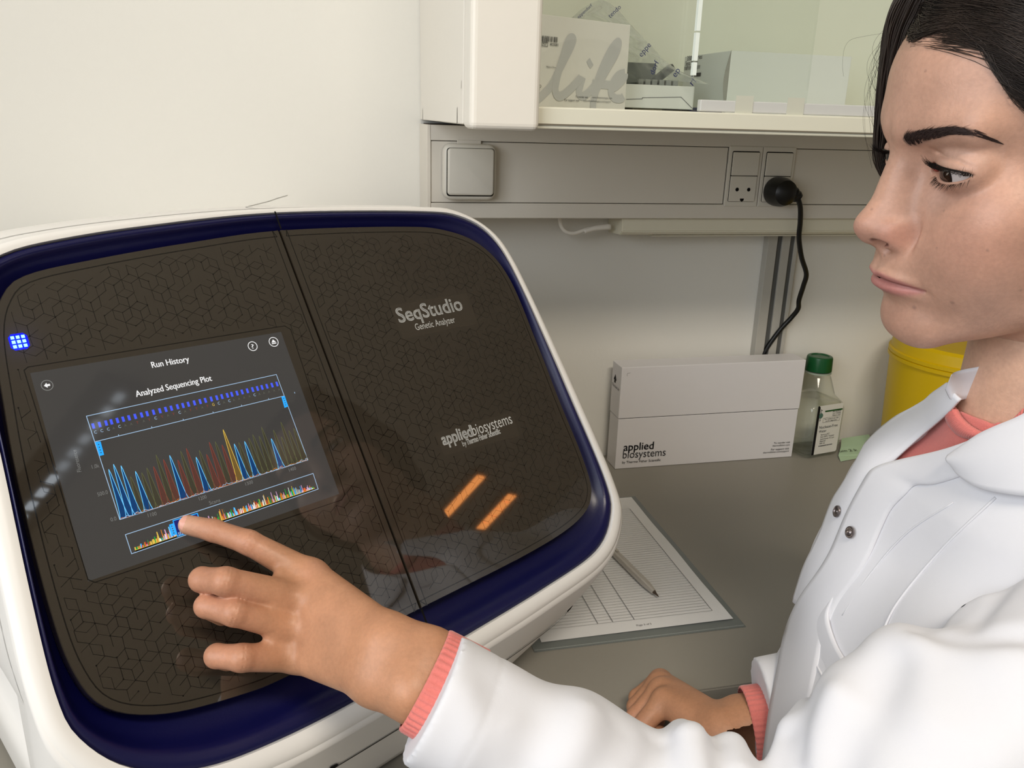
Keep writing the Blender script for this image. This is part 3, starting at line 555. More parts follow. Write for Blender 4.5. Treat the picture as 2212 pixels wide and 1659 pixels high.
RG, RB, RW = ringpts(G_), ringpts(B_), ringpts(W_)
def on(P, off=0.): P = np.asarray(P); return MO+P[:, :1]*EX+P[:, 1:]*EU+np.asarray(off).reshape(-1, 1)*EN
def rings(name, R, m, par, capA=False, capB=False, **k):
    n = len(R[0]); F = [(i*n+j, i*n+(j+1) % n, (i+1)*n+(j+1) % n, (i+1)*n+j) for i in range(len(R)-1) for j in range(n)]
    if capA: F.append(tuple(range(n))[::-1])
    if capB: F.append(tuple((len(R)-1)*n+j for j in range(n)))
    o = mesh(name, np.concatenate(R), F, m, par, True, **k); recalc(o); return o
NAVY = mat('navy_plastic', (.035, .04, .235), .33, .5, var=.02, bump=.08, bscale=900)
SHELL = mat('instrument_white', (.90, .89, .875), .36, .4, var=.008)
# navy bezel: a channel that falls away from the glass and rises to the white lip
R = []
for t in np.linspace(0, 1, 15):
    lowness = np.clip((MC[1]-RB[:, 1])/.18, 0, 1)
    depth = .010+.007*lowness
    off = -depth*(1-t)**1.0+depth*.55*np.sin(np.pi*t)*(.3+lowness*-.5)+np.where(True, .0035*np.exp(-((t-.72)/.16)**2), 0)-.003*(t > .97)
    R.append(on(RG+(RB-RG)*t, off))
rings('navy_bezel', R, NAVY, mac)
a0, a1 = np.array([.1955, .0795]), np.array([.2063, -.2275])      # the seam between the two glass halves
def clip(P, side, gap):
    d = (a1-a0)/np.linalg.norm(a1-a0); nrm = np.array([-d[1], d[0]])*side; s = (P-a0)@nrm-gap; out = []
    for i in range(len(P)):
        j = (i+1) % len(P)
        if s[i] >= 0: out.append(P[i])
        if (s[i] >= 0) != (s[j] >= 0): out.append(P[i]+(P[j]-P[i])*s[i]/(s[i]-s[j]))
    return np.array(out)
def inset(P, d):
    t = np.roll(P, -1, 0)-np.roll(P, 1, 0); t /= np.linalg.norm(t, axis=1)[:, None]+1e-12; return P+d*np.c_[-t[:, 1], t[:, 0]]
def inside(P, q):
    x, y = q[:, :1], q[:, 1:]; a, b = P, np.roll(P, -1, 0)
    c = ((a[:, 1] > y) != (b[:, 1] > y)) & (x < (b[:, 0]-a[:, 0])*(y-a[:, 1])/(b[:, 1]-a[:, 1]+1e-15)+a[:, 0]); return c.sum(1) % 2 == 1
GLS = mat('dark_front_glass', (.205, .182, .152), .03, .5, var=.02, coat=.0, ior=1.72)
LINE = mat('printed_line', (.075, .065, .055), .05, .5, var=0, ior=1.6)
SC = np.array([pan(*q) for q in ((65, 806), (607, 717), (733, 1067), (190, 1256))])
SB = np.array([pan(*q) for q in ((52, 800), (60, 793), (615, 704), (628, 712), (745, 1068), (738, 1080), (205, 1258), (190, 1252))])
PL = [np.array([pan(560+X*.36166, 420+Y*.36166) for X, Y in q]) for q in (((780, 665), (1240, 590), (1305, 770), (860, 865)), ((1045, 1425), (1510, 1300), (1560, 1440), (1105, 1560)))]
glass = []
for side, nm in ((-1, 'left'), (1, 'right')):
    P = clip(RG, -side if False else (1 if side > 0 else -1), .0008)
    if P[:, 0].mean() < .2: nm = 'left'
    Pi = inset(P, .0004)
    R = [on(P, -.012), on(P, -.0008), on(Pi, 0)]
    o = rings('glass_panel', R, GLS, mac, False, True); sharp(o, 25); glass.append((P, o))
for P, o in glass:
    left = P[:, 0].mean() < .2
    F = Flat(MO+EN*.00006, EX, EU); Q = inset(P, .0052); Q = Q[::1]
    # keep the inset outline clean where it turns at the seam
    F.line(Q[np.r_[True, np.linalg.norm(np.diff(Q, axis=0), axis=1) > 4e-4]], .0007, True)
    if left: F.line(SB, .0006, True)
    F.build('border_line', LINE, o, kind='stuff')
    # isometric cube pattern printed behind the glass
    Lh = .0066; pts = []; Fp = Flat(MO+EN*.00004, EX, EU); rg = np.random.default_rng(3); E_ = []
    for i in range(-5, 80):
        for j in range(-60, 60):
            c = np.array([-.05+Lh*math.sqrt(3)*(i+.5*(j % 2)), .1+1.5*Lh*-j-.09])
            if not (-.04 < c[0] < .44 and -.24 < c[1] < .095): continue
            for k in range(6):
                a, b = [c+Lh*np.array([math.cos(math.pi/6+math.pi/3*q_), math.sin(math.pi/6+math.pi/3*q_)]) for q_ in (k, k+1)]
                if k < 3: E_.append((a, b))
                if k % 2 == 0: E_.append((c, a))
    A_ = np.array([e[0] for e in E_]); B2 = np.array([e[1] for e in E_]); M_ = (A_+B2)/2
    ok = inside(inset(P, .0068), A_) & inside(inset(P, .0068), B2) & (rg.random(len(E_)) > .2)
    if left: ok &= ~inside(SB, A_) & ~inside(SB, B2)
    else:
        for pl in PL: ok &= ~inside(pl, A_) & ~inside(pl, B2)
    for a, b, k in zip(A_, B2, ok):
        if k: Fp.line(np.array([a, b])+rg.normal(0, .00012, (2, 2)), .00030*rg.uniform(.7, 1.4))
    cs = A_[ok][::9]
    for c in cs: Fp.disc(c, .00055, 6)
    Fp.build('cube_pattern', LINE, o, kind='stuff')
gl = [o for P, o in glass if P[:, 0].mean() < .2][0]; gr = [o for P, o in glass if P[:, 0].mean() > .2][0]
F = Flat(MO-EN*.004, EX, EU); d = (a1-a0); n_ = np.array([-d[1], d[0]])/np.linalg.norm(d)*.0016; F.poly([a0-n_, a1-n_, a1+n_, a0+n_]); F.build('panel_seam', DARK, mac)
# lettering on the right-hand glass
SIL_ = mat('silver_lettering', (.70, .70, .69), .35, .4, var=0, emit=(.7, .7, .69), estr=0)
PLT = mat('letter_plate', (.22, .196, .164), .04, .5, var=0, ior=1.72)
for pl in PL: F = Flat(MO+EN*.00003, EX, EU); F.poly(pl); F.build('name_plate', PLT, gr)
z3 = lambda X, Y: pan(560+X*.36166, 420+Y*.36166)
def lay(F, s, X0, Y0, X1, Y1, height, bold=0):
    a, b = z3(X0, Y0), z3(X1, Y1); w_ = np.linalg.norm(b-a); r = math.atan2(b[1]-a[1], b[0]-a[0]); F.txt(s, a, w_, height, r)
    for q in ((bold, 0), (0, bold), (bold, bold)):
        if bold: F.txt(s, a+q, w_, height, r, off=2e-6)
F = Flat(MO+EN*.0001, EX, EU); lay(F, 'SeqStudio', 838, 768, 1218, 690, .0125, .0005); lay(F, 'Genetic Analyzer', 938, 812, 1173, 764, .0058); lay(F, 'applied', 1100, 1500, 1277, 1445, .0098, .0006); lay(F, 'biosystems', 1281, 1442, 1515, 1366, .0098)
lay(F, 'by', 1218, 1505, 1240, 1498, .0046); lay(F, 'Thermo Fisher Scientific', 1243, 1497, 1442, 1428, .0048, .0003); F.build('silver_lettering', SIL_, gr, kind='stuff')
# white lip round the bezel, then the shell running back
b_of = lambda P: P[:, 1]*math.sin(TAU); h_of = lambda P: (MO[2]-DZ)+P[:, 1]*math.cos(TAU)
def loc(a, b, h): return MO*[1, 1, 0]+[0, 0, DZ]+np.asarray(a)[:, None]*EX+np.asarray(b)[:, None]*ED+np.asarray(h)[:, None]*EZ
R = [on(RB, -.004), on(RB+(RW-RB)*.04, .0012), on(RB+(RW-RB)*.3, .0016), on(RB+(RW-RB)*.6, .0010), on(RB+(RW-RB)*.85, -.0012), on(RB+(RW-RB)*.97, -.0042), on(RW, -.008)]
lo_ = np.clip((-.17-RW[:, 1])/.08, 0, 1)
for t in (.012, .022):
    q = MC+(RW-MC)*(1+.0*t); R.append(on(q, -.008)+ED*t)
o = rings('white_lip', R, SHELL, mac); sharp(o, 60)
# upper shell: the slanted outline carried back and gently lowered
top = np.clip((RW[:, 1]-.02)/.06, 0, 1); R = []
base = on(RW, -.008)+ED*.018
for t in (0, .02, .05, .1, .2, .3, .4, .46, .49):
    drop = top*np.clip(t-.03, 0, 1)*.165; k = 1-.0*t
    q = base+ED*(t*np.clip(1-(RW[:, 1:2]+.28)*0, 0, 1))-np.c_[np.zeros(NA), np.zeros(NA), drop]
    # the underside lifts into the lower housing
    q[:, 2] = np.maximum(q[:, 2], DZ+.10)
    if t > .45: q += (q.mean(0)-q)*(.05 if t < .48 else .14)
    R.append(q)
rings('upper_shell', R, SHELL, mac, False, True)
# lower housing: rounded plan, rolling under to the feet
def plan(x0, x1, y0, y1, rf, rb, n=80):
    out = []
    for (cx, cy, r, a) in ((x1-rf, y0+rf*.8, rf, -90), (x1-rb, y1-rb, rb, 0), (x0+rb, y1-rb, rb, 90), (x0+.06, y0+.048, .06, 180)):
        for k in range(n//4): q = math.radians(a+90*k/(n//4-1)); out.append((cx+r*math.cos(q), cy+r*math.sin(q)*(.8 if a in (-90, 180) else 1)))
    return np.array(out)
# the front carries on below the lip, rolling back and in towards the feet
def roll(P, t):
    bt = np.clip((-.10-P[:, 1])/.13, 0, 1); rt = np.clip((P[:, 0]-.27)/.16, 0, 1); h0 = h_of(P)
    a = P[:, 0]-rt*.085*t**1.5; b = b_of(P)+.042*bt*t+.02*rt*t*t; return a, b, h0*(1-t)+.012*t
ap = np.where(RW[:, 1] < -.02)[0]; ap = np.r_[ap[ap > NA*.4]]; sel = RW[np.roll(np.arange(NA), 0)][ap]; R = [on((RB+(RW-RB)*.80)[ap], -.0014), on((RB+(RW-RB)*.93)[ap], -.0020)]
for t in (.035, .06, .1, .18, .28, .4, .52, .64, .76, .86, .94, 1.): R.append(loc(*roll(sel, t)))
R.append(R[-1]+(R[-1].mean(0)-R[-1])*.06); V = np.concatenate(R); n_ = len(sel); o = mesh('front_apron', V, [(i*n_+k, i*n_+k+1, (i+1)*n_+k+1, (i+1)*n_+k) for i in range(len(R)-1) for k in range(n_-1)], SHELL, mac, True); recalc(o)
_lo = RW[(RW[:, 1] < -.2)]; _lo = _lo[np.argsort(_lo[:, 0])]
def front_b(a, h):
    s_ = np.interp(a, _lo[:, 0], _lo[:, 1])
    for _ in range(4):
        P_ = np.array([[a, s_]]); h0 = h_of(P_)[0]; t = (h0-h)/(h0-.012); rt = min(1, max(0, (a-.27)/.16)); a_s = a+rt*.085*t**1.5; s_ = np.interp(a_s, _lo[:, 0], _lo[:, 1]); P_ = np.array([[a_s, s_]]); 
    h0 = h_of(P_)[0]; t = (h0-h)/(h0-.012); return roll(P_, t)[1][0]
R = []
for h, x0, x1, y0 in ((.098, -.036, .430, -.115), (.06, -.036, .42, -.105), (.03, -.034, .385, -.092), (.0105, -.03, .36, -.085)):
    P = plan(x0, x1, y0, .50, .088, .03); R.append(loc(P[:, 0], P[:, 1], np.full(len(P), h)))
o = rings('lower_housing', R, SHELL, mac, True, True)
for ax_, bx in ((.07, .0), (.33, .0), (.07, .42), (.33, .42)):
    lathe('foot', [(.014, .0003), (.015, .004), (.014, .0105)], loc([ax_], [bx], [0])[0], BLK, mac, 20)
# drawer slot with finger notches
V = []; S0, S1 = (.115, .0625), (.392, .0635)
nn = 24
for t in np.linspace(0, 1, nn):
    aa = S0[0]+(S1[0]-S0[0])*t; hh_ = S0[1]+(S1[1]-S0[1])*t
    bb = front_b(aa, hh_)
    for dh in (-.0008, .0008): V.append(loc([aa], [front_b(aa, hh_+dh)-.0008], [hh_+dh])[0])
mesh('drawer_slot', V, [(2*i, 2*i+2, 2*i+3, 2*i+1) for i in range(nn-1)], DARK, mac)
for aa, s_ in ((.392, -1), (.117, 1)):
    q = [loc([aa+s_*x_], [front_b(aa+s_*x_, .063+z_)-.0009], [.063+z_])[0] for x_, z_ in ((-.0005, -.004), (.0045, -.0005), (.0075, .0015), (.0045, .0045), (-.0005, .0055))]; mesh('slot_notch', q, [(0, 1, 2, 3, 4)], DARK, mac)
# the split across the top shell, in line with the glass seam
V = []
for t in np.linspace(0, .30, 12): V += [on([[.1948, .0986]], 0)[0]+ED*(t+.002)+[0, 0, .0004-max(0, t-.012)*.165], on([[.1962, .0986]], 0)[0]+ED*(t+.002)+[0, 0, .0004-max(0, t-.012)*.165]]
mesh('shell_seam', V, [(2*i, 2*i+1, 2*i+3, 2*i+2) for i in range(11)], DARK, mac)
F = Flat(MO, EX, EU)
for P_, off in ((((.1951, .0790), (.1964, .0790), (.1962, .0935), (.1949, .0935)), .0026), (((.2052, -.2285), (.2068, -.2285), (.2074, -.2625), (.2058, -.2625)), .0012)): F.poly(P_, off)
F.build('bezel_seam', DARK, mac, kind='stuff')
# status lamp: nine points behind a blue window
led = pan(41, 738); F = Flat(MO+EN*.00008, EX, EU)
c_ = np.array([(x_, y_) for x_, y_ in ((-1, -.62), (-.62, -1), (.62, -1), (1, -.62), (1, .62), (.62, 1), (-.62, 1), (-1, .62))]); F.poly(led+c_*.0052)
lampo = F.build('status_lamp', mat('blue_window', (.0, .02, .5), .2, emit=(0, .05, 1), estr=1.3, var=0), gl)
F = Flat(MO+EN*.00014, EX, EU)
for i in (-1, 0, 1):
    for j in (-1, 0, 1): cc = led+np.array([i, j])*.0029; F.poly([cc+np.array(q)*.00095 for q in ((-1, -1), (1, -1), (1, 1), (-1, 1))])
F.build('lamp_points', mat('blue_points', (.5, .8, 1), .3, emit=(.35, .75, 1), estr=4, var=0), gl, kind='stuff')
l = bpy.data.lights.new('status_glow', 'POINT'); l.energy = .006; l.color = (.05, .1, 1); l.shadow_soft_size = .004; lo2 = bpy.data.objects.new('status_glow', l); COL.objects.link(lo2); lo2.location = MO+EX*led[0]+EU*led[1]+EN*.005
# ------------------------------------------------------------------ touchscreen
def scr(name, col, e=1.0, base=None):
    c = lin(col); return mat('screen_'+name, base or tuple(x*.35 for x in col), .05, .5, var=0, emit=col, estr=e, ior=1.52)
scm = scr('back', (.225, .218, .212), 1.0, (.13, .127, .124))
F = Flat(MO+EN*.00005, EX, EU); F.poly(SC); screen = F.build('touchscreen', scm, mac)
z2 = lambda X, Y: pan(X*.34358, 650+Y*.34358)
def Z(*q): return np.array([z2(*p_) for p_ in q])
WHT = scr('white', (.93, .93, .93)); GRY = scr('grey', (.45, .45, .44)); PALE = scr('pale_blue', (.62, .74, .86)); BLU = scr('blue', (.28, .36, .95)); SKY = scr('sky', (.16, .66, 1.0)); LOW = scr('low', (.36, .37, .33)); RED = scr('red', (.52, .24, .20)); YELW = scr('yellow', (.86, .72, .30)); CYN = scr('cyan', (.42, .78, .98)); OLI = scr('olive', (.36, .37, .24)); ORA = scr('orange', (.85, .5, .15)); GRE = scr('green', (.10, .62, .22)); PIN = scr('pink', (.80, .62, .78)); DBL = scr('deep_blue', (.04, .22, .42)); DRD = scr('deep_red', (.33, .20, .17)); DOL = scr('deep_olive', (.235, .22, .17)); DYE = scr('deep_yellow', (.42, .33, .16)); SELB = scr('selection', (.08, .12, .42)); REDB = scr('bright_red', (.85, .22, .16))
LAYERS = {}
def layer(m, lvl):
    if (m.name, lvl) not in LAYERS: LAYERS[(m.name, lvl)] = (Flat(MO+EN*(.00008+.00003*lvl), EX, EU), m)
    return LAYERS[(m.name, lvl)][0]
def stxt(s, a, b, m, h=None, lvl=3, bold=0):
    a, b = z2(*a), z2(*b); w_ = np.linalg.norm(b-a); r = math.atan2(b[1]-a[1], b[0]-a[0]); layer(m, lvl).txt(s, a, w_, h, r)
    if bold: layer(m, lvl).txt(s, a+[bold, 0], w_, h, r, off=3e-6)
stxt('Run History', (957, 422), (1191, 382), WHT, .0042, bold=.00018); stxt('Analyzed Sequencing Plot', (857, 605), (1333, 502), WHT, .0042, bold=.00018)
for c, r in (((296, 531), 38), ((1588, 285), 29), ((1720, 258), 29)):
    cc = z2(*c); rr_ = np.linalg.norm(z2(c[0]+r, c[1])-cc); layer(GRY if r > 30 else WHT, 3).ring(cc, rr_*.97, .0005)
    if r > 30: layer(WHT, 3).poly(cc+rr_*np.array([(-.55, 0), (0, .5), (0, .2), (.5, .2), (.5, -.2), (0, -.2), (0, -.5)]))
    elif c[0] < 1600: layer(WHT, 3).txt('?', cc+[-rr_*.28, -rr_*.5], rr_*.56, rr_*.95)
    else: layer(WHT, 3).poly(cc+rr_*np.array([(-.5, -.1), (.5, -.1), (0, .55)])); layer(WHT, 3).poly(cc+rr_*np.array([(-.5, -.42), (.5, -.42), (.5, -.22), (-.5, -.22)]))
pf = Z((543, 725), (1737, 463), (1935, 1000), (753, 1375)); mid = Z((600, 885), (1785, 598)); LN = layer(PALE, 2); LN.line(pf, .00042, True); LN.line(mid, .00042)
for i in range(7): q = mid[0]+(mid[1]-mid[0])*(.108+.16*i); LN.line([q, q+[0, .0009]], .0004)
bx = [586, 626, 667, 700, 738, 774, 811, 850, 890, 925, 965, 1005, 1042, 1077, 1116, 1150, 1184, 1222, 1258, 1291, 1328, 1363, 1395, 1429, 1457, 1490, 1522, 1555, 1588, 1618, 1647, 1678, 1710, 1741]
seq = 'CCCACAATATCTATCATTATGCACAAAACAAAAA'
for i, X in enumerate(bx):
    Y = 787+(X-586)*(523-787)/(1740-586); cc = z2(X, Y); layer(BLU, 3).poly(cc+np.array([(-.0008, -.0017), (.0008, -.0017), (.0008, .0017), (-.0008, .0017)]))
    ch = seq[i]; layer({'C': PALE, 'G': YELW, 'T': RED, 'A': LOW}[ch], 3).txt(ch, cc+[-.0006, -.0050], .0015, .0019 if ch in 'CG' else .0016)
for tg, dots in ((((597, 888), (632, 884), (654, 968), (625, 976)), 4), (((1768, 602), (1790, 598), (1812, 664), (1788, 673)), 4)):
    q = Z(*tg); layer(SKY, 4).poly(q); c0 = (q[0]+q[1])/2; c1_ = (q[2]+q[3])/2
    for i in range(4): layer(scm, 5).disc(c0+(c1_-c0)*(.2+.2*i), .0004, 6)
pk = [(683, 1060, 'b'), (713, 1028, 'b'), (760, 1037, 'b'), (820, 1105, 'g'), (851, 1072, 'b'), (890, 1080, 'g'), (922, 1050, 'g'), (965, 1042, 'r'), (980, 968, 'g'), (1027, 997, 'r'), (1066, 972, 'b'), (1117, 1000, 'r'), (1135, 945, 'g'), (1170, 927, 'r'), (1232, 983, 'b'), (1252, 940, 'g'), (1298, 965, 'r'), (1315, 888, 'r'), (1352, 885, 'g'), (1395, 905, 'r'), (1402, 810, 'y'), (1472, 900, 'b'), (1500, 890, 'g'), (1537, 884, 'b'), (1563, 862, 'g'), (1588, 840, 'g'), (1628, 850, 'g'), (1643, 793, 'g'), (1705, 867, 'b'), (1718, 812, 'g'), (1765, 762, 'g'), (1768, 855, 'g'), (1815, 815, 'g'), (1845, 800, 'g')]
bl = pf[3], pf[2]
for i, (X, Y, k) in enumerate(pk):
    ap_ = z2(X, Y); zb_ = bl[0][1]+(bl[1][1]-bl[0][1])*(ap_[0]-bl[0][0])/(bl[1][0]-bl[0][0]); t = np.linspace(-1, 1, 15); hw_ = .0030
    sh = np.exp(-(t*2.0)**2)*(1-np.abs(t)**4); q = np.c_[ap_[0]+t*hw_+.0006, zb_+sh*(ap_[1]-zb_)]; q[:, 0] -= .0006*sh
    fm, lm = {'b': (DBL, CYN), 'g': (DOL, OLI), 'r': (DRD, RED), 'y': (DYE, YELW)}[k]
    layer(fm, 1 if k == 'g' else 2).poly(q, off=i*2e-7); layer(lm, 3).line(q, .00038 if k in 'by' else .0003)
rg = np.random.default_rng(5)
q = [bl[0]+(bl[1]-bl[0])*t+[0, max(0, rg.normal(.0004, .0006))] for t in np.linspace(0, 1, 110)]; layer(PALE, 3).line(q, .0003); q = [bl[0]+(bl[1]-bl[0])*t+[0, max(0, rg.normal(.0003, .0005))] for t in np.linspace(0, 1, 90)]; layer(ORA, 3).line(q, .00025)
for s_, a, b in (('1.0k', (580, 1056), (626, 1046)), ('500.0', (616, 1230), (680, 1212)), ('0.0', (698, 1388), (734, 1378)), ('1100', (932, 1360), (986, 1347)), ('1200', (1254, 1256), (1301, 1240)), ('1300', (1546, 1162), (1592, 1147)), ('1400', (1820, 1074), (1863, 1060)), ('Scans', (1318, 1282), (1386, 1262)), ('Fluoresence', (512, 1073), (478, 935))): stxt(s_, a, b, GRY, .0024)
sf = Z((788, 1470), (1968, 1085), (2000, 1183), (827, 1590)); layer(PALE, 2).line(sf, .00042, True); blk = scr('black', (.06, .055, .05))
q = np.array([sf[3]+(sf[0]-sf[3])*.12+(sf[2]-sf[3])*.02, sf[2]+(sf[1]-sf[2])*.12-(sf[2]-sf[3])*.02]); layer(blk, 1).poly([q[0]-[0, .0013], q[1]-[0, .0013], q[1], q[0]]); pal = [YELW, ORA, GRE, CYN, REDB, PIN, WHT, SKY, YELW, ORA, OLI]
for i in range(230):
    t = (i+.5)/230; p_ = q[0]+(q[1]-q[0])*t; env = .3+.7*min(1, t*7)*min(1, (1-t)*9); hh_ = .0066*env*rg.choice([.35, .5, .6, .75, 1], p=[.2, .3, .25, .15, .1])*rg.uniform(.7, 1.1)
    m_ = pal[(i//rg.integers(3, 7)*7+rg.integers(0, 3)) % len(pal)]; w_ = rg.choice([.00022, .0003, .0005]); layer(m_, 3).poly([p_+[-w_, 0], p_+[w_, 0], p_+[w_*.6, hh_], p_+[-w_*.6, hh_]], off=i*1e-7)
layer(YELW, 3).line(q, .0005)
sel = Z((1087, 1382), (1240, 1336), (1270, 1432), (1115, 1480)); layer(SELB, 4).poly(sel); layer(SKY, 5).line(sel, .0006, True)
for i in range(9): p_ = sel[3]+(sel[2]-sel[3])*(.08+.06*i); layer(PALE, 5).line([p_, p_+[0, .0035*rg.uniform(.5, 1)]], .0005)
tg = Z((1062, 1408), (1090, 1398), (1112, 1468), (1080, 1480)); layer(SKY, 6).poly(tg); c0, c1_ = (tg[0]+tg[1])/2, (tg[2]+tg[3])/2
for i in range(4): layer(scm, 7).disc(c0+(c1_-c0)*(.2+.2*i), .00045, 6)
NM = {'screen_white': 'white_writing', 'screen_grey': 'grey_writing', 'screen_pale_blue': 'plot_frame', 'screen_blue': 'quality_marks', 'screen_sky': 'slider_tabs'}
for (mn, lv), (F, m_) in LAYERS.items(): F.build(NM.get(mn, mn.replace('screen_', '')+'_plot_print'), m_, screen, kind='stuff')
# ================================================================== THE WOMAN
# ---- a small implicit-surface modeller: smooth unions of round cones and ellipsoids, meshed with surface nets
def smin(a, b, k):
    h = np.clip(.5+.5*(b-a)/k, 0, 1); return b+(a-b)*h-k*h*(1-h)
def smax(a, b, k): return -smin(-a, -b, k)
def f_cone(p, a, b, ra, rb):
    a, b = np.asarray(a, np.float32), np.asarray(b, np.float32); ab = b-a; t = np.clip(((p-a) @ ab)/(ab @ ab+1e-12), 0, 1)
    return np.sqrt(((p-a-t[:, None]*ab)**2).sum(1))-(ra+(rb-ra)*t)
def f_ell(p, c, r, R=None):
    q = p-np.asarray(c, np.float32)
    if R is not None: q = q @ np.asarray(R, np.float32)
    r = np.asarray(r, np.float32); k0 = np.sqrt(((q/r)**2).sum(1)); k1 = np.sqrt(((q/r**2)**2).sum(1)); return k0*(k0-1)/np.maximum(k1, 1e-9)
def f_box(p, c, h, R, rd):
    q = np.abs((p-np.asarray(c, np.float32)) @ np.asarray(R, np.float32))-np.asarray(h, np.float32)+rd
    return np.sqrt((np.maximum(q, 0)**2).sum(1))+np.minimum(q.max(1), 0)-rd
def rotm(ax, deg): return np.array(Matrix.Rotation(math.radians(deg), 3, ax))
def chunked(f, P, n=400000):
    return np.concatenate([f(P[i:i+n]) for i in range(0, len(P), n)]) if len(P) else np.zeros(0, np.float32)
def nets(f, lo, hi, h):
    lo = np.asarray(lo, np.float64); dims = np.ceil((np.asarray(hi)-lo)/(16*h)).astype(int)
    g = np.stack(np.meshgrid(*[np.arange(d) for d in dims], indexing='ij'), -1).reshape(-1, 3)
    d = chunked(f, (lo+(g+.5)*16*h).astype(np.float32)); g = g[np.abs(d) < 16*h*1.05]
    s = np.stack(np.meshgrid(*[np.arange(4)]*3, indexing='ij'), -1).reshape(-1, 3); g = (g[:, None]*4+s).reshape(-1, 3)
    d = chunked(f, (lo+(g+.5)*4*h).astype(np.float32)); g = g[np.abs(d) < 4*h*1.1]*4
    o = np.stack(np.meshgrid(*[np.arange(5)]*3, indexing='ij'), -1).reshape(-1, 3)
    idx = g[:, None]+o; v = chunked(f, (lo+idx.reshape(-1, 3)*h).astype(np.float32)).reshape(-1, 5, 5, 5)
    N = dims*16+8; key = lambda i: (i[..., 0]*N[1]+i[..., 1])*N[2]+i[..., 2]
    c = [v[:, a:4+a, b:4+b, e:4+e] for a in (0, 1) for b in (0, 1) for e in (0, 1)]
    neg = sum((x < 0).astype(np.int8) for x in c); act = (neg > 0) & (neg < 8); bi, ci, cj, ck = np.nonzero(act)
    cell = g[bi]+np.stack([ci, cj, ck], -1); cv = np.stack([x[act] for x in c], -1)
    off = np.array([(a, b, e) for a in (0, 1) for b in (0, 1) for e in (0, 1)], float); acc = np.zeros((len(cell), 3)); cnt = np.zeros(len(cell))
    for a in range(8):
        for b in range(a+1, 8):
            if np.abs(off[a]-off[b]).sum() != 1: continue
            m = (cv[:, a] < 0) != (cv[:, b] < 0); t = cv[m, a]/(cv[m, a]-cv[m, b]); acc[m] += off[a]+(off[b]-off[a])*t[:, None]; cnt[m] += 1
    V = lo+(cell+acc/cnt[:, None])*h; K = key(cell); order = np.argsort(K); Ks = K[order]; Q = []
    for ax in range(3):
        e = np.eye(3, dtype=int)[ax]; b, n_ = (ax+1) % 3, (ax+2) % 3
        v0 = v[:, :4, :4, :4]; v1 = v[:, e[0]:4+e[0], e[1]:4+e[1], e[2]:4+e[2]]; m = (v0 < 0) != (v1 < 0); bi, i, j, k = np.nonzero(m); cc = g[bi]+np.stack([i, j, k], -1); s_ = v0[m] < 0
        B, Nn = np.eye(3, dtype=int)[b], np.eye(3, dtype=int)[n_]; quad = [cc, cc-B, cc-B-Nn, cc-Nn]; ids = []; ok = np.ones(len(cc), bool)
        for q in quad:
            kk = key(q); p_ = np.clip(np.searchsorted(Ks, kk), 0, len(Ks)-1); ok &= Ks[p_] == kk; ids.append(order[p_])
        q = np.stack(ids, -1); q[s_] = q[s_][:, ::-1]; Q.append(q[ok])
    Q = np.concatenate(Q)[:, ::-1]; return V, Q
def vsmooth(V, Q, it=2, lam=.5):
    E_ = np.concatenate([Q[:, [i, (i+1) % 4]] for i in range(4)])
    for _ in range(it):
        acc = np.zeros_like(V); cnt = np.zeros(len(V))
        for a, b in ((0, 1), (1, 0)):
            for k in range(3): acc[:, k] += np.bincount(E_[:, a], V[E_[:, b], k], len(V))
            cnt += np.bincount(E_[:, a], minlength=len(V))
        V = V+lam*(acc/np.maximum(cnt, 1)[:, None]-V)
    return V
# ---- head frame (millimetres: x to her left, y forward, z up, zero between the pupils at ear depth)
def headpose(az, pitch, roll, dist):
    a, b, r = np.radians([az, pitch, roll]); Fw = np.array([math.cos(a), math.sin(a), 0]); L = np.cross(EZ, Fw); F2 = Fw*math.cos(b)-EZ*math.sin(b); U = np.cross(F2, L)
    L2 = L*math.cos(r)+U*math.sin(r); U2 = np.cross(F2, L2); n = far(1932, 330, dist); return np.array([L2, F2, U2]), n-(F2*93+U2*8)*.001
HR, HO = headpose(168, 8, -5, .520)
def H2W(p): return HO+np.asarray(p)*.001 @ HR
def W2H(p): return (np.asarray(p)-HO) @ HR.T*1000
EYC = np.array([31.5, 68.6, 1.4]); EYR = 13.0; EYX = 1.16
def lids(az):
    m = np.clip((az+1.24)/(1.24+1.18), 0, 1); sh = np.power(np.clip(4*m*(1-m), 0, 1), .6); sk = .0-.06*(m-.5)
    return m, sk+(.14+.06*(.5-m))*sh, sk-.40*np.power(np.clip(4*m*(1-m), 0, 1), .75)
def lipline(x): return -62.2-.0042*x*x
def bell(t): return np.exp(-t*t)
NOR = rotm('Z', -36) @ rotm('Y', 8)
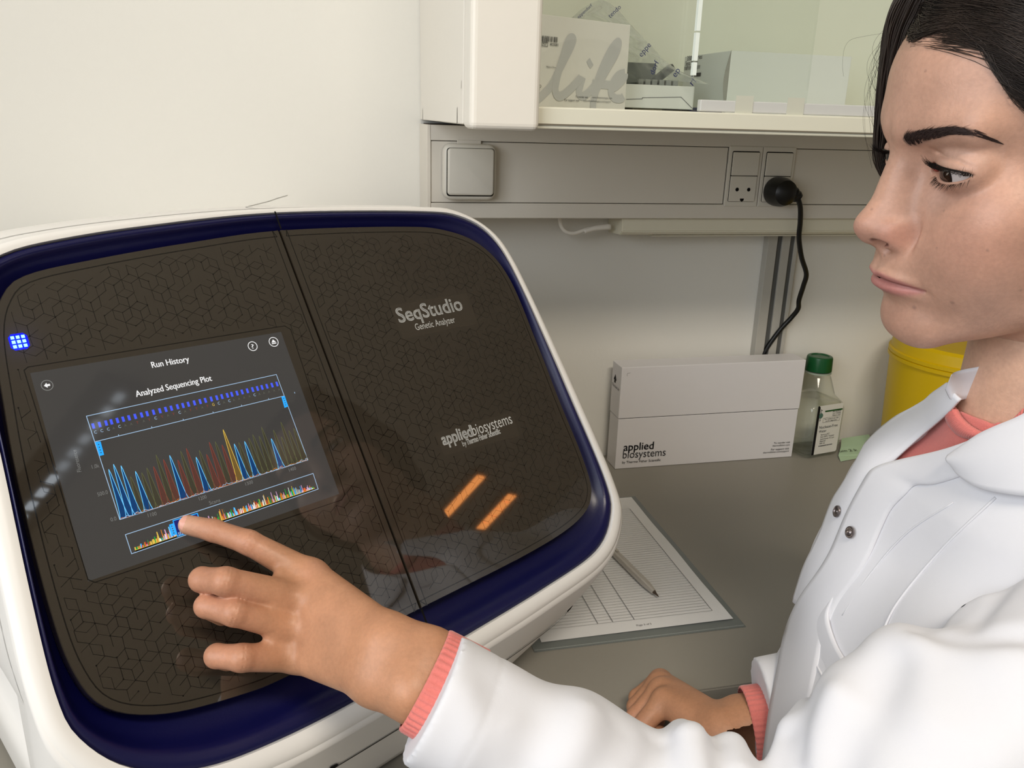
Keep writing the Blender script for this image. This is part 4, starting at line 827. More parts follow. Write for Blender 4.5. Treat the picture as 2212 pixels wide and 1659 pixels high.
def f_head(p):
    s = p.copy(); s[:, 0] = np.sqrt(s[:, 0]**2+1.)
    d = f_ell(s, (0, -4, 36), (69, 88, 74))
    d = smin(d, f_ell(s, (0, 46, 38), (44, 46.5, 44)), 24)
    d = smin(d, f_ell(s, (0, 34, -36), (53, 55, 64)), 24)
    d = smin(d, f_ell(s, (42, 51, -25), (19, 23, 18)), 22)
    d = smin(d, f_cone(s, (43, 8, -62), (13, 71, -89), 14, 14), 20)
    d = smin(d, f_ell(s, (0, 75, -90), (16, 14.5, 14)), 14)
    d = smin(d, f_ell(s, (0, 69, -57), (27, 29, 23)), 14)
    d = smin(d, f_ell(s, (33, 56, -48), (20, 24, 24)), 18)
    d = smin(d, f_cone(s, (5, 87.2, 20), (40, 73, 23), 5.5, 6), 18)
    # eye sockets
    d = smax(d, -f_ell(s, (33, 93.5, 0), (20, 14, 12)), 14)
    d = smax(d, -f_ell(s, (18.5, 94, 1), (6, 11, 10)), 9)
    # nose
    n = f_cone(s, (0, 87, 7), (0, 97, -20), 5.0, 6.6)
    n = smin(n, f_cone(s, (0, 88, -4), (5, 91, -30), 7, 9.5), 9)
    n = smin(n, f_ell(s, (0, 104.4, -31.2), (8.6, 8.6, 8.2)), 10)
    n = smin(n, f_ell(s, (11.4, 95.4, -35.0), (6.2, 9.6, 8.0), rotm('Z', 24)), 5)
    n = smin(n, f_cone(s, (0, 104.0, -37), (0, 95.5, -43), 4.2, 3.6), 4)
    d = smin(d, n, 8)
    d = d+2.4*bell((s[:, 0]-17.2-.2*(96-s[:, 1]))/1.7)*bell((s[:, 2]+35)/8)*bell((s[:, 1]-90)/9)   # crease round the wing
    d = smax(d, -f_ell(s, (6.8, 99.6, -43.0), (3.3, 6.2, 5.0), rotm('X', 18)), 1.4)       # nostril
    d = smax(d, -f_ell(s, (10.2, 103.0, -39.0), (5.2, 4.4, 1.9), NOR), 1.0)
    # lips
    x = s[:, 0]; zc = lipline(x); fr = 1/(1+np.exp(-(s[:, 1]-70)/2.5)); ex = np.power(np.clip(1-(x/25.5)**2, 0, 1), .8)
    bow = 3.6-.9*bell(x/3.2)+.5*bell((x-6)/4)
    d = d-fr*ex*(2.7*bell((s[:, 2]-zc-bow)/2.9)+3.1*bell((s[:, 2]-zc+4.4)/3.5))
    d = d+fr*1.9*bell((s[:, 2]-zc)/1.05)*np.power(np.clip(1-(x/27)**2, 0, 1), .35)
    d = d+fr*.8*bell((x-27)/3)*bell((s[:, 2]-zc)/4)
    d = d+fr*.7*bell(x/2.6)*bell((s[:, 2]+51)/4.2)                                       # philtrum
    d = d+fr*1.0*bell((s[:, 2]+77.5)/4.6)*bell(x/17)                                      # fold above the chin
    # lids round the eyeball, with an almond opening
    q = s-EYC.astype(np.float32); q[:, 0] /= EYX; r = np.sqrt((q**2).sum(1)); az = np.arctan2(q[:, 0], q[:, 1]); el = np.arcsin(np.clip(q[:, 2]/np.maximum(r, 1e-6), -1, 1))
    m, up, lo = lids(az)
    d = smin(d, f_ell(s, EYC+[-.8, -.6, .4], ((EYR+2.4)*EYX, EYR+2.1, EYR+1.8)), 3.2)
    opn = np.where((az > -1.3) & (az < 1.25), np.maximum(lo-el, el-up)*EYR, 6.)
    d = smax(d, -np.maximum(opn, np.maximum(r-EYR-4.5, EYR-1.6-r)), .8)
    cre = (el-(up+.40-.22*np.clip(az-.5, 0, 1)))*EYR                                                     # lid crease
    d = d+1.1*bell(cre/.75)*np.exp(-((az-.1)/1.05)**6)*bell((r-15.5)/4)
    e = f_ell(s, (71, -8, -12), (6, 18, 31), rotm('Z', -18)); e = smax(e, -f_ell(s, (78, -2, -10), (6, 11, 17)), 4); d = smin(d, e, 5)
    return d
def f_neck(p):
    d = f_cone(p, NK[0], NK[1], 50, 50); d = smin(d, f_cone(p, NK[1], NK[2], 50, 66), 30)
    return d
NK = [np.array(q_, float) for q_ in ((0, -26, -58), (0, -30, -112))]; NK.append(W2H(H2W(NK[1])+np.array([.012, -.02, -.085])))
def f_hn(p): return smin(f_head(p), f_neck(p), 16)
CAM0 = np.array([0, 0, ZC])
def K(W): return (np.asarray(W, float)-CAM0)*1000          # metres in the room -> millimetres from the lens
def UK(p): return np.asarray(p)/1000+CAM0
def off(u, v, h): return K(onP(u, v, MO+EN*h*.001, EN))     # point h mm in front of the sloping glass
def dist(u, v, d): return K(far(u, v, d))
# ---------------------------------------------------------------- left hand on the screen
FI = [off(407, 1134, 6.8), off(462, 1146, 14), off(538, 1172, 25), off(672, 1244, 39)]
FM = [off(470, 1262, 10), off(436, 1252, 27), off(487, 1256, 44), off(662, 1298, 43)]
FR = [off(480, 1330, 10), off(446, 1309, 27), off(506, 1323, 43), off(652, 1358, 40)]
FP = [off(492, 1428, 12), off(468, 1417, 26), off(522, 1421, 39), off(642, 1418, 35)]
TH = [off(560, 1268, 12), off(640, 1285, 16), off(735, 1315, 26), off(812, 1362, 48)]
WR = dist(908, 1456, .500); EB = np.array([253., 309, -406])
ax_f = (EB-WR)/np.linalg.norm(EB-WR)
RAD = {'i': (6.3, 7.0, 7.7, 10.0), 'm': (6.6, 7.4, 8.4, 10.4), 'r': (6.2, 7.0, 8.0, 10.0), 'p': (6.0, 7.0, 8.0, 9.6), 't': (8, 8.6, 9.4, 12)}
wn = EN-ax_f*(EN @ ax_f); wn /= np.linalg.norm(wn); ws = np.cross(wn, ax_f)           # wrist: out of the back of the hand, and across it
def chain(p, pts, r, k=2.5, d=None):
    for a, b, ra, rb in zip(pts[:-1], pts[1:], r[:-1], r[1:]):
        c = f_cone(p, a, b, ra, rb); d = c if d is None else smin(d, c, k)
    return d
CI, CP = dist(842, 1388, .508), dist(816, 1464, .512)
def f_lhand(p):
    fing = [chain(p, P, RAD[k]) for k, P in zip('imrp', (FI, FM, FR, FP))]
    # knuckle bumps
    for i, P in enumerate((FI, FM, FR, FP)):
        kn = P[2]+EN*2.2; fing[i] = smin(fing[i], np.sqrt(((p-kn.astype(np.float32))**2).sum(1))-(4.9, 5.4, 5.1, 5.2)[i], 4)
    d = fing[0]
    for f in fing[1:]: d = smin(d, f, 1.6)
    palm = f_cone(p, FI[3], CI, 10.5, 14)
    for a, b, k in ((FI, FM, .40), (FM, FR, .44), (FR, FP, .44)):                             # webs between the fingers
        m0 = (a[3]+b[3])/2; m1 = (a[3]*(1-k)+a[2]*k+b[3]*(1-k)+b[2]*k)/2; palm = smin(palm, f_cone(p, m0, m1, 8.6, 5.2), 9)
    for P, c, r in ((FM, CI*.62+CP*.38, 10.8), (FR, CI*.35+CP*.65, 10.2), (FP, CP, 9.6)): palm = smin(palm, f_cone(p, P[3], c, r, 14), 9)
    palm = smin(palm, f_cone(p, CI, WR+ws*9, 14.5, 17), 12); palm = smin(palm, f_cone(p, CP, WR-ws*9, 14.5, 17), 12)
    palm = smin(palm, f_cone(p, WR+ws*8, WR+ax_f*120+ws*12, 17.5, 25), 10); palm = smin(palm, f_cone(p, WR-ws*8, WR+ax_f*120-ws*12, 16.5, 25), 10)
    th = chain(p, TH, RAD['t'], 4); palm = smin(palm, th, 9)
    for P, r in ((FI, 5.0), (FM, 5.6), (FR, 5.0), (FP, 4.4)): palm = smin(palm, np.sqrt(((p-(P[3]+EN*6.6).astype(np.float32))**2).sum(1))-r, 7)
    palm = smin(palm, np.sqrt(((p-(WR-ws*13+wn*10).astype(np.float32))**2).sum(1))-6.5, 9)     # ulnar head
    d = smin(d, palm, 5.5)
    for a, b in ((FI, FM), (FM, FR), (FR, FP)):
        q = a[3]*.40+b[3]*.40+a[2]*.1+b[2]*.1+EN*9; d = d+1.0*np.exp(-((p-q.astype(np.float32))**2).sum(1)/36)
    # skin folds over the joints
    for P, r in ((FI, 7.7), (FM, 8.4), (FR, 8.0), (FP, 7.2)):
        for j, amp in ((1, .4), (2, .7)):
            t = (P[j-1]-P[j+1]); t /= np.linalg.norm(t); x = (p-P[j].astype(np.float32)) @ t.astype(np.float32); dr = np.sqrt(((p-P[j].astype(np.float32))**2).sum(1))
            d = d+amp*(.5+.5*np.cos(x*2.6))*np.exp(-(x/3.2)**2)*np.exp(-(dr/13)**4)*(((p-P[j].astype(np.float32)) @ EN.astype(np.float32)) > 2)
    return smax(d, (p-(WR+ax_f*34).astype(np.float32)) @ ax_f.astype(np.float32), 3)
# ---------------------------------------------------------------- right hand resting on the bench behind the sleeve
def onz(u, v, z): return K(onZ(u, v+24, z))
RW0 = onz(1608, 1538, .800); RE0 = RW0+np.array([150, -38, 25.])
RI = [onz(1436, 1592, .764), onz(1392, 1590, .760), onz(1378, 1552, .775), onz(1434, 1492, .792)]
RM = [RI[0]+[2, 16, 1], RI[1]+[4, 17, 1], RI[2]+[6, 18, -3], RI[3]+[6, 19, -5]]
RR = [RI[0]+[7, 31, 1], RI[1]+[8, 32, 0], RI[2]+[12, 33, -6], RI[3]+[12, 36, -12]]
RP = [RI[0]+[14, 44, 1], RI[1]+[15, 45, 0], RI[2]+[19, 46, -8], RI[3]+[20, 50, -20]]
RT = [onz(1416, 1602, .763), onz(1450, 1600, .768), onz(1500, 1594, .776), onz(1566, 1575, .786)]
def f_rhand(p):
    d = None
    for P, k in zip((RI, RM, RR, RP), 'imrp'):
        c = chain(p, P, RAD[k]); d = c if d is None else smin(d, c, 1.5)
    w_ = np.array([0, 1., 0]); palm = None
    for P, t, r in ((RI, -12, 10.5), (RM, -2, 10.5), (RR, 8, 10), (RP, 16, 9.5)):
        c = f_cone(p, P[3], RW0+w_*t+[-22, 0, -.22*(t+12)], r, 13.5); palm = c if palm is None else smin(palm, c, 9)
    palm = smin(palm, f_cone(p, RW0+[-20, -6, 0], RW0+[0, -4, 0], 17, 19.5), 12); palm = smin(palm, f_cone(p, RW0+[0, -7, 0], RE0+[0, -8, 0], 19.5, 25), 9); palm = smin(palm, f_cone(p, RW0+[0, 9, 0], RE0+[0, 9, 0], 16, 24), 9)
    palm = smin(palm, chain(p, RT, RAD['t'], 4), 5)
    return smin(d, palm, 5)
# ---------------------------------------------------------------- torso and coat
TF = np.array([math.cos(math.radians(170)), math.sin(math.radians(170)), 0]); TL = np.cross(EZ, TF)
RT3 = np.array([TF, TL, EZ]).T                                # columns: forward, left, up
NB = K(H2W((0, -12, -112)))
def tp(f, l, z): q = NB+TF*f+TL*l; return np.array([q[0], q[1], z])
SHL, SHR = tp(-28, 150, -232), tp(-62, -138, -270)
def f_torso(p):
    d = f_ell(p, tp(-16, 12, -325), (84, 146, 138), RT3)
    d = smin(d, f_cone(p, SHR, SHL, 50, 56), 45)
    d = smin(d, f_ell(p, tp(20, 0, -475), (106, 150, 170), RT3), 60)
    d = smin(d, f_ell(p, tp(18, 0, -640), (112, 165, 150), RT3), 60)
    d = smin(d, f_cone(p, NB+TF*-4+[0, 0, 0], NB+TF*-22+[0, 0, -95], 53, 74), 34)
    d = smin(d, np.sqrt(((p-tp(24, -62, -258).astype(np.float32))**2).sum(1))-44, 50)
    for s_ in (-1, 1): d = smin(d, np.sqrt(((p-tp(32, s_*68, -330).astype(np.float32))**2).sum(1))-46, 50)
    return d
# ---------------------------------------------------------------- coat volumes
def poly2(q, P):
    """signed distance to a closed polygon in the plane (negative inside)"""
    P = np.asarray(P, np.float32); d = np.full(len(q), 1e9, np.float32); s = np.ones(len(q), np.float32); n = len(P)
    for i in range(n):
        a, b = P[i], P[i-1]; e = b-a; w_ = q-a; t = np.clip((w_ @ e)/(e @ e), 0, 1); d = np.minimum(d, ((w_-t[:, None]*e)**2).sum(1))
        c1 = q[:, 1] >= a[1]; c2 = q[:, 1] < b[1]; c3 = e[0]*w_[:, 1] > e[1]*w_[:, 0]; m = (c1 & c2 & c3) | (~c1 & ~c2 & ~c3); s[m] *= -1
    return s*np.sqrt(d)
def march(f, uv, t0=250., off=0., t1=1100.):
    """where sight lines first meet a body; used to lay seams, collars and pockets on it"""
    D = np.array([ray(*q) for q in uv]); D /= np.linalg.norm(D, axis=1)[:, None]; t = np.full(len(D), t0); best = np.full(len(D), 1e9); tb = t.copy()
    for _ in range(260):
        v = f((D*t[:, None]).astype(np.float32))-off; m = np.abs(v) < best; best[m] = np.abs(v)[m]; tb[m] = t[m]; t = np.minimum(t+np.maximum(.8*v, np.where(v < .6, -9, .5)), t1)
    return D*tb[:, None]
CU0 = dist(934, 1508, .492); EBS = EB+np.array([8, -4, -6.])
ax_s = (EBS-CU0)/np.linalg.norm(EBS-CU0)
SHS = SHL+np.array([0, -4, -6])
def ridge(p, pts, r):
    d = None
    for a, b, ra, rb in zip(pts[:-1], pts[1:], r[:-1], r[1:]): c = f_cone(p, a, b, ra, rb); d = c if d is None else np.minimum(d, c)
    return d
RA = [dist(1478, 1586, .528), dist(1500, 1606, .508), dist(1520, 1700, .498), dist(1540, 1850, .50)]
RA2 = [dist(1575, 1618, .522), dist(1590, 1690, .508), dist(1600, 1850, .505)]
RB_ = [dist(1742, 1538, .545), dist(1722, 1585, .528), dist(1712, 1690, .515), dist(1720, 1850, .51)]
RC = [dist(1815, 1590, .530), dist(1880, 1528, .530), dist(1960, 1498, .530), dist(2080, 1508, .530), dist(2260, 1515, .525)]
RD = [dist(1950, 1450, .520), dist(1880, 1560, .510), dist(1850, 1700, .505)]
RE_ = [dist(2130, 1500, .505), dist(2060, 1610, .498), dist(2000, 1760, .495)]
RF = [dist(2330, 1330, .545), dist(2160, 1398, .55), dist(2055, 1452, .55)]
def f_sleeve0(p):
    ax = ax_s.astype(np.float32); x = (p-CU0.astype(np.float32)) @ ax
    d = f_cone(p, CU0-ax_s*10, CU0+ax_s*90, 36.5, 35); d = smin(d, f_cone(p, CU0+ax_s*90, EBS, 35, 50), 22)
    d = smin(d, f_cone(p, EBS, SHS, 60, 66), 30)
    d = smin(d, ridge(p, RC, (20, 28, 32, 34, 42)), 22); d = smin(d, ridge(p, RD, (18, 22, 24)), 24); d = smin(d, ridge(p, RE_, (24, 26, 28)), 28)
    d = smin(d, ridge(p, RA, (8.5, 12, 15, 18)), 10); d = smin(d, ridge(p, RA2, (8.5, 12, 16)), 13); d = smin(d, ridge(p, RB_, (7, 11, 14, 18)), 10); d = smin(d, ridge(p, RF, (30, 22, 11)), 20)
    u = (p @ np.cross(ax_s, EN).astype(np.float32)); v = p @ EN.astype(np.float32)
    w_ = np.clip((x-6)/60, 0, 1)
    d = d+w_*(1.6*np.sin(x*.050+u*.085+.4)*np.sin(v*.03+.7)+1.0*np.sin(x*.105-u*.06+v*.05))
    return d
FOLDS = [([(1272, 1538), (1245, 1600), (1205, 1665)], 3.5, 10), ([(1085, 1500), (1150, 1545), (1128, 1650)], -3.0, 13), ([(1010, 1500), (1022, 1580), (995, 1665)], 2.0, 9), ([(1340, 1580), (1330, 1625), (1300, 1670)], -3, 10), ([(1420, 1600), (1415, 1640), (1400, 1680)], -4, 8),
         ([(1968, 1400), (2000, 1470), (2010, 1560)], 3.5, 15), ([(1925, 1430), (1885, 1490), (1845, 1560), (1815, 1640)], -5, 13), ([(1800, 1500), (1775, 1560), (1765, 1650)], 4, 10), ([(2060, 1440), (2110, 1520), (2120, 1640)], -4, 20), ([(2200, 1420), (2180, 1520), (2160, 1640)], 4, 17),
         ([(1690, 1590), (1680, 1650)], -4, 7), ([(1545, 1590), (1560, 1660)], -4, 7), ([(1995, 1355), (2040, 1366), (2120, 1372), (2212, 1378)], -5, 7), ([(2030, 1300), (1998, 1345)], -3, 7), ([(2110, 1270), (2060, 1335)], 3, 9), ([(2160, 1280), (2100, 1350)], -3, 8)]
FOLDP = [(march(f_sleeve0, catmull(np.array(L_, float), 4)), A_, s_) for L_, A_, s_ in FOLDS]
def f_sleeve(p):
    d = f_sleeve0(p); x = (p-CU0.astype(np.float32)) @ ax_s.astype(np.float32)
    for L_, A_, s_ in FOLDP:
        c = L_.mean(0); R_ = np.sqrt(((L_-c)**2).sum(1)).max()+2.6*s_; m = ((p-c.astype(np.float32))**2).sum(1) < R_*R_
        if m.any(): q = p[m]; dd = None; dd = ridge(q, L_, np.zeros(len(L_))); d[m] = d[m]-A_*np.exp(-(dd/s_)**2)
    d = d+.7*bell((x-25)/1.0)+.5*bell((x-1.5)/1.2)                                    # hem stitching and rolled edge
    return smax(d, -x, 1.2)
CR_ = dist(1603, 1500, .69); RS0 = RW0+np.array([-2., 2, 3]); ax_r = (RE0-RW0)/np.linalg.norm(RE0-RW0)
def f_rsleeve(p):
    x = (p-(RW0+ax_r*16).astype(np.float32)) @ ax_r.astype(np.float32)
    d = f_cone(p, RW0+ax_r*6+[0, 6, 9], RE0+[0, 12, 10], 36, 46); d = smin(d, f_cone(p, RE0+[0, 12, 10], SHR+[0, 10, -10], 50, 60), 30)
    return smax(d, -x, 1.2)
VN = [(1906, 1012), (2008, 984), (2073, 963), (2135, 938), (2200, 905), (2260, 860), (2230, 780), (2140, 790), (2072, 872), (2019, 920), (1965, 966), (1918, 1006)]
_v = march(f_torso, VN); VL = np.c_[(_v-NB) @ TL, _v[:, 2]]
def f_coatbody(p):
    d = f_torso(p)-4.0
    l = (p-NB.astype(np.float32)) @ TL.astype(np.float32); f = (p-NB.astype(np.float32)) @ TF.astype(np.float32); z = p[:, 2]
    d = d+1.1*np.sin(l*.045+z*.021+.5)*np.sin(z*.012-.3)*np.clip((-z-190)/60, 0, 1)+.7*np.sin(l*.02-z*.06)*np.clip((-z-240)/80, 0, 1)
    q = np.stack([l, z], 1); v = poly2(q, VL); d = smax(d, -np.maximum(v, -f-10), 1.0)
    nk = f_cone(p, NB+[0, 0, 80], NB+[4, 0, -46], 66, 66); d = smax(d, -nk, 2)
    return d
def f_coat(p): return np.minimum(smin(f_coatbody(p), f_sleeve(p), 6), 1e9)
HB = np.array([(-1, 63), (2, 63.5), (8.6, 68), (15, 69), (24.7, 67.5), (29, 59), (32, 51.5), (37, 41), (40, 35.5), (43, 31), (50, 20), (57, 5), (64, -12), (72, -22), (80, -6), (86, -40), (95, -75), (120, -100), (181, -115)])
def hairline(p): ph = np.degrees(np.arctan2(np.abs(p[:, 0]), p[:, 1])); return np.interp(ph, HB[:, 0], HB[:, 1]), ph
# ---------------------------------------------------------------- skin
def skincol(p, head=True):
    n = len(p); c = np.tile(np.array([.49, .280, .200]), (n, 1))
    def mix(w_, col): c[:] = c*(1-w_[:, None])+np.array(col)*w_[:, None]
    x, y, z = np.abs(p[:, 0]), p[:, 1], p[:, 2]
    if head:
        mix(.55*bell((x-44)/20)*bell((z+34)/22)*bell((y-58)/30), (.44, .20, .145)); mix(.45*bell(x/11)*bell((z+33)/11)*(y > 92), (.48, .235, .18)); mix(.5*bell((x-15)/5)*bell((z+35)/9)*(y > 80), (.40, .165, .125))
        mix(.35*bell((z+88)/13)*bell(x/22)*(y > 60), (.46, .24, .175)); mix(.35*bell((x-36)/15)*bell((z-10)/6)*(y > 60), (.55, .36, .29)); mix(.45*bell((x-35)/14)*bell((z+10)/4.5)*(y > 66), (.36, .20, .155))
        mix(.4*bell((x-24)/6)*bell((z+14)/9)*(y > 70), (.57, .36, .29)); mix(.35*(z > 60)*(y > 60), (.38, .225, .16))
        zc = lipline(x); ex = np.clip(1-(x/25.5)**2, 0, 1)**.55; up = zc+5.2*ex-.9*bell(x/3); lo = zc-8.2*ex
        s1 = 1/(1+np.exp(-(up-z)/.45)); s2 = 1/(1+np.exp(-(z-lo)/.7)); mix(.85*s1*s2*(x < 25.8)*(y > 70), (.40, .15, .14)); mix(.75*bell((z-zc)/.8)*(x < 26.5)*(y > 70), (.20, .07, .06))
        e = f_ell(np.stack([x, y, z], 1).astype(np.float32), (10.2, 103.0, -39.0), (5.2, 4.4, 1.9), NOR); mix(.9*np.clip(.9-e, 0, 1), (.13, .045, .035))  # inside of the nostril painted dark, its shade put into the tone
        BR = np.array([(12.5, 15.2), (19, 17.6), (26, 19.8), (33, 21.6), (40, 23.2), (45, 22.4), (48.5, 20.4)]); zb = np.interp(x, BR[:, 0], BR[:, 1]); wb_ = np.interp(x, [12, 15, 26, 40, 46, 50], [2.2, 3.3, 3.0, 2.2, 1.6, .8]); mix(.8*np.exp(-((z-zb)/wb_)**4)*(x > 11.5)*(x < 47.3)*(y > 62), (.10, .065, .058))
        zh, ph_ = hairline(p); w_ = np.clip((z-zh+1.5)/5, 0, 1); mix(.93*w_*w_, (.035, .024, .019))
        for (a, b, e), r in MOLES: d_ = np.sqrt((p[:, 0]-a)**2+(y-b)**2+(z-e)**2); mix(.75*np.clip(1.6-d_/r, 0, 1), (.30, .17, .13))
    return c
skin = bpy.data.materials.new('skin'); skin.use_nodes = True; nt = skin.node_tree; b = nt.nodes['Principled BSDF']
at = nt.nodes.new('ShaderNodeVertexColor'); at.layer_name = 'tone'; tc = nt.nodes.new('ShaderNodeTexCoord')
n1 = nt.nodes.new('ShaderNodeTexNoise'); n1.inputs['Scale'].default_value = 55; n1.inputs['Detail'].default_value = 5; nt.links.new(tc.outputs['Object'], n1.inputs['Vector'])
r1 = nt.nodes.new('ShaderNodeMapRange'); r1.inputs['From Min'].default_value = .3; r1.inputs['From Max'].default_value = .7; r1.inputs['To Min'].default_value = .90; r1.inputs['To Max'].default_value = 1.08; nt.links.new(n1.outputs['Fac'], r1.inputs[0])
sc_ = nt.nodes.new('ShaderNodeVectorMath'); sc_.operation = 'SCALE'; nt.links.new(at.outputs['Color'], sc_.inputs[0]); nt.links.new(r1.outputs[0], sc_.inputs['Scale']); n3 = nt.nodes.new('ShaderNodeTexNoise'); n3.inputs['Scale'].default_value = 420; n3.inputs['Detail'].default_value = 3; nt.links.new(tc.outputs['Object'], n3.inputs['Vector'])
r3 = nt.nodes.new('ShaderNodeMapRange'); r3.inputs['From Min'].default_value = .3; r3.inputs['From Max'].default_value = .7; r3.inputs['To Min'].default_value = .94; r3.inputs['To Max'].default_value = 1.05; nt.links.new(n3.outputs['Fac'], r3.inputs[0])
s3 = nt.nodes.new('ShaderNodeVectorMath'); s3.operation = 'SCALE'; nt.links.new(sc_.outputs[0], s3.inputs[0]); nt.links.new(r3.outputs[0], s3.inputs['Scale']); nt.links.new(s3.outputs[0], b.inputs['Base Color'])
n2 = nt.nodes.new('ShaderNodeTexNoise'); n2.inputs['Scale'].default_value = 900; n2.inputs['Detail'].default_value = 2; nt.links.new(tc.outputs['Object'], n2.inputs['Vector'])
bp = nt.nodes.new('ShaderNodeBump'); bp.inputs['Strength'].default_value = .22; bp.inputs['Distance'].default_value = .0005; nt.links.new(n2.outputs['Fac'], bp.inputs['Height']); nt.links.new(bp.outputs[0], b.inputs['Normal'])
b.inputs['Roughness'].default_value = .46; b.inputs['Specular IOR Level'].default_value = .45; b.inputs['Subsurface Weight'].default_value = .12; b.inputs['Subsurface Radius'].default_value = (1, .35, .2); b.inputs['Subsurface Scale'].default_value = .004
person = empty('person', UK(tp(0, 0, -900)), 'dark-haired woman in a white lab coat and coral sweater touching the screen', 'person')
mh = lambda q: W2H(UK(march(lambda p: f_hn(W2H(UK(p)).astype(np.float32)), q, 300.)))
MOLES = [(tuple(a), r) for a, r in zip(mh([(1975, 664), (2057, 654), (1999, 154), (2133, 541), (1883, 452), (1910, 552), (2039, 455), (2127, 806), (2154, 838), (2024, 536), (2205, 627)]), (1.1, 1.1, .7, .7, .7, .7, .6, .7, 1.3, .6, .8))]
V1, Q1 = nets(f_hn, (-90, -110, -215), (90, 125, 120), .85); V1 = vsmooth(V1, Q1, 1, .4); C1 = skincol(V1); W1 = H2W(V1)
lo = np.minimum.reduce([*FI, *FM, *FR, *FP, WR, WR+ax_f*40])-25; hi = np.maximum.reduce([*FI, *FM, *FR, *FP, WR, WR+ax_f*40])+25
V2, Q2 = nets(f_lhand, lo, hi, 1.0); V2 = vsmooth(V2, Q2, 1, .4)
lo = np.minimum.reduce([*RI, *RP, *RT])-20; hi = np.maximum.reduce([*RI, *RP, *RT, RW0+[60, 0, 0]])+25
V3, Q3 = nets(f_rhand, lo, hi, 1.2)
def handcol(p, pts, red=.5):
    c = np.tile(np.array([.455, .225, .125]), (len(p), 1))
    for q, r in pts: w_ = red*np.exp(-((p-q)**2).sum(1)/r**2); c = c*(1-w_[:, None])+np.array([.47, .215, .145])*w_[:, None]
    return c
C2 = handcol(V2, [(P[2], 13) for P in (FI, FM, FR, FP)]+[(P[1], 12) for P in (FI, FM, FR, FP)]+[(FI[3]+EN*8, 8)], .5); w_ = np.exp(-((V2-FI[0])**2).sum(1)/10**2)*.5; C2 = C2*(1-w_[:, None])+np.array([.60, .37, .29])*w_[:, None]
C3 = handcol(V3, [(P[2], 13) for P in (RI, RM)], .4)
def f_core(p):
    d = f_cone(p, CU0+ax_s*26, EBS, 19, 28); d = smin(d, f_cone(p, EB, SHL, 34, 42), 20); d = smin(d, f_cone(p, SHL, SHR, 40, 40), 20); d = smin(d, f_cone(p, RW0+ax_r*30, RE0, 20, 30), 10)
    d = smin(d, f_cone(p, RE0, SHR, 32, 40), 20); d = smin(d, f_cone(p, NB+[0, 0, 10], NB+[0, 0, -110], 44, 48), 30); return smin(d, f_ell(p, tp(-20, 0, -400), (70, 120, 230), RT3), 40)
V4, Q4 = nets(f_core, np.minimum.reduce([WR, EB, SHL, SHR, RW0, tp(0, 0, -700)])-[60, 130, 60], np.maximum.reduce([WR, EB, SHL, SHR, RW0, RE0, NB])+[140, 130, 60], 5.)
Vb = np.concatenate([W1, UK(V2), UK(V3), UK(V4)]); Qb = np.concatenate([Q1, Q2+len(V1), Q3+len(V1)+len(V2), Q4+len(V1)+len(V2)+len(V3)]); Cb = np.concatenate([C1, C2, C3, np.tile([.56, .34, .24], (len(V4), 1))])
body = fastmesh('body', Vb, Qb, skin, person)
ca = body.data.color_attributes.new('tone', 'FLOAT_COLOR', 'POINT'); ca.data.foreach_set('color', np.c_[Cb, np.ones(len(Cb))].astype(np.float32).ravel())
# fingernail of the pointing finger
t = (FI[0]-FI[1]); t /= np.linalg.norm(t); up_ = EN-t*(EN @ t); up_ /= np.linalg.norm(up_); sd = np.cross(t, up_); V = []
for i in range(9):
    for j in range(9):
        a = (j/8-.5)*2*.95; e = (i/8-.5)*2; ww = np.sqrt(max(0, 1-abs(e)**3.0)); q = FI[0]+t*(.2+e*4.8)+sd*np.sin(a*ww)*6.0+up_*(np.cos(a*ww)*6.35-.12-.06*max(0, e)*6); V.append(UK(q))
mesh('fingernail', V, [(i*9+j, i*9+j+1, i*9+10+j, i*9+9+j) for i in range(8) for j in range(8)], mat('nail', (.84, .63, .57), .25, .5, var=.01), person, True)
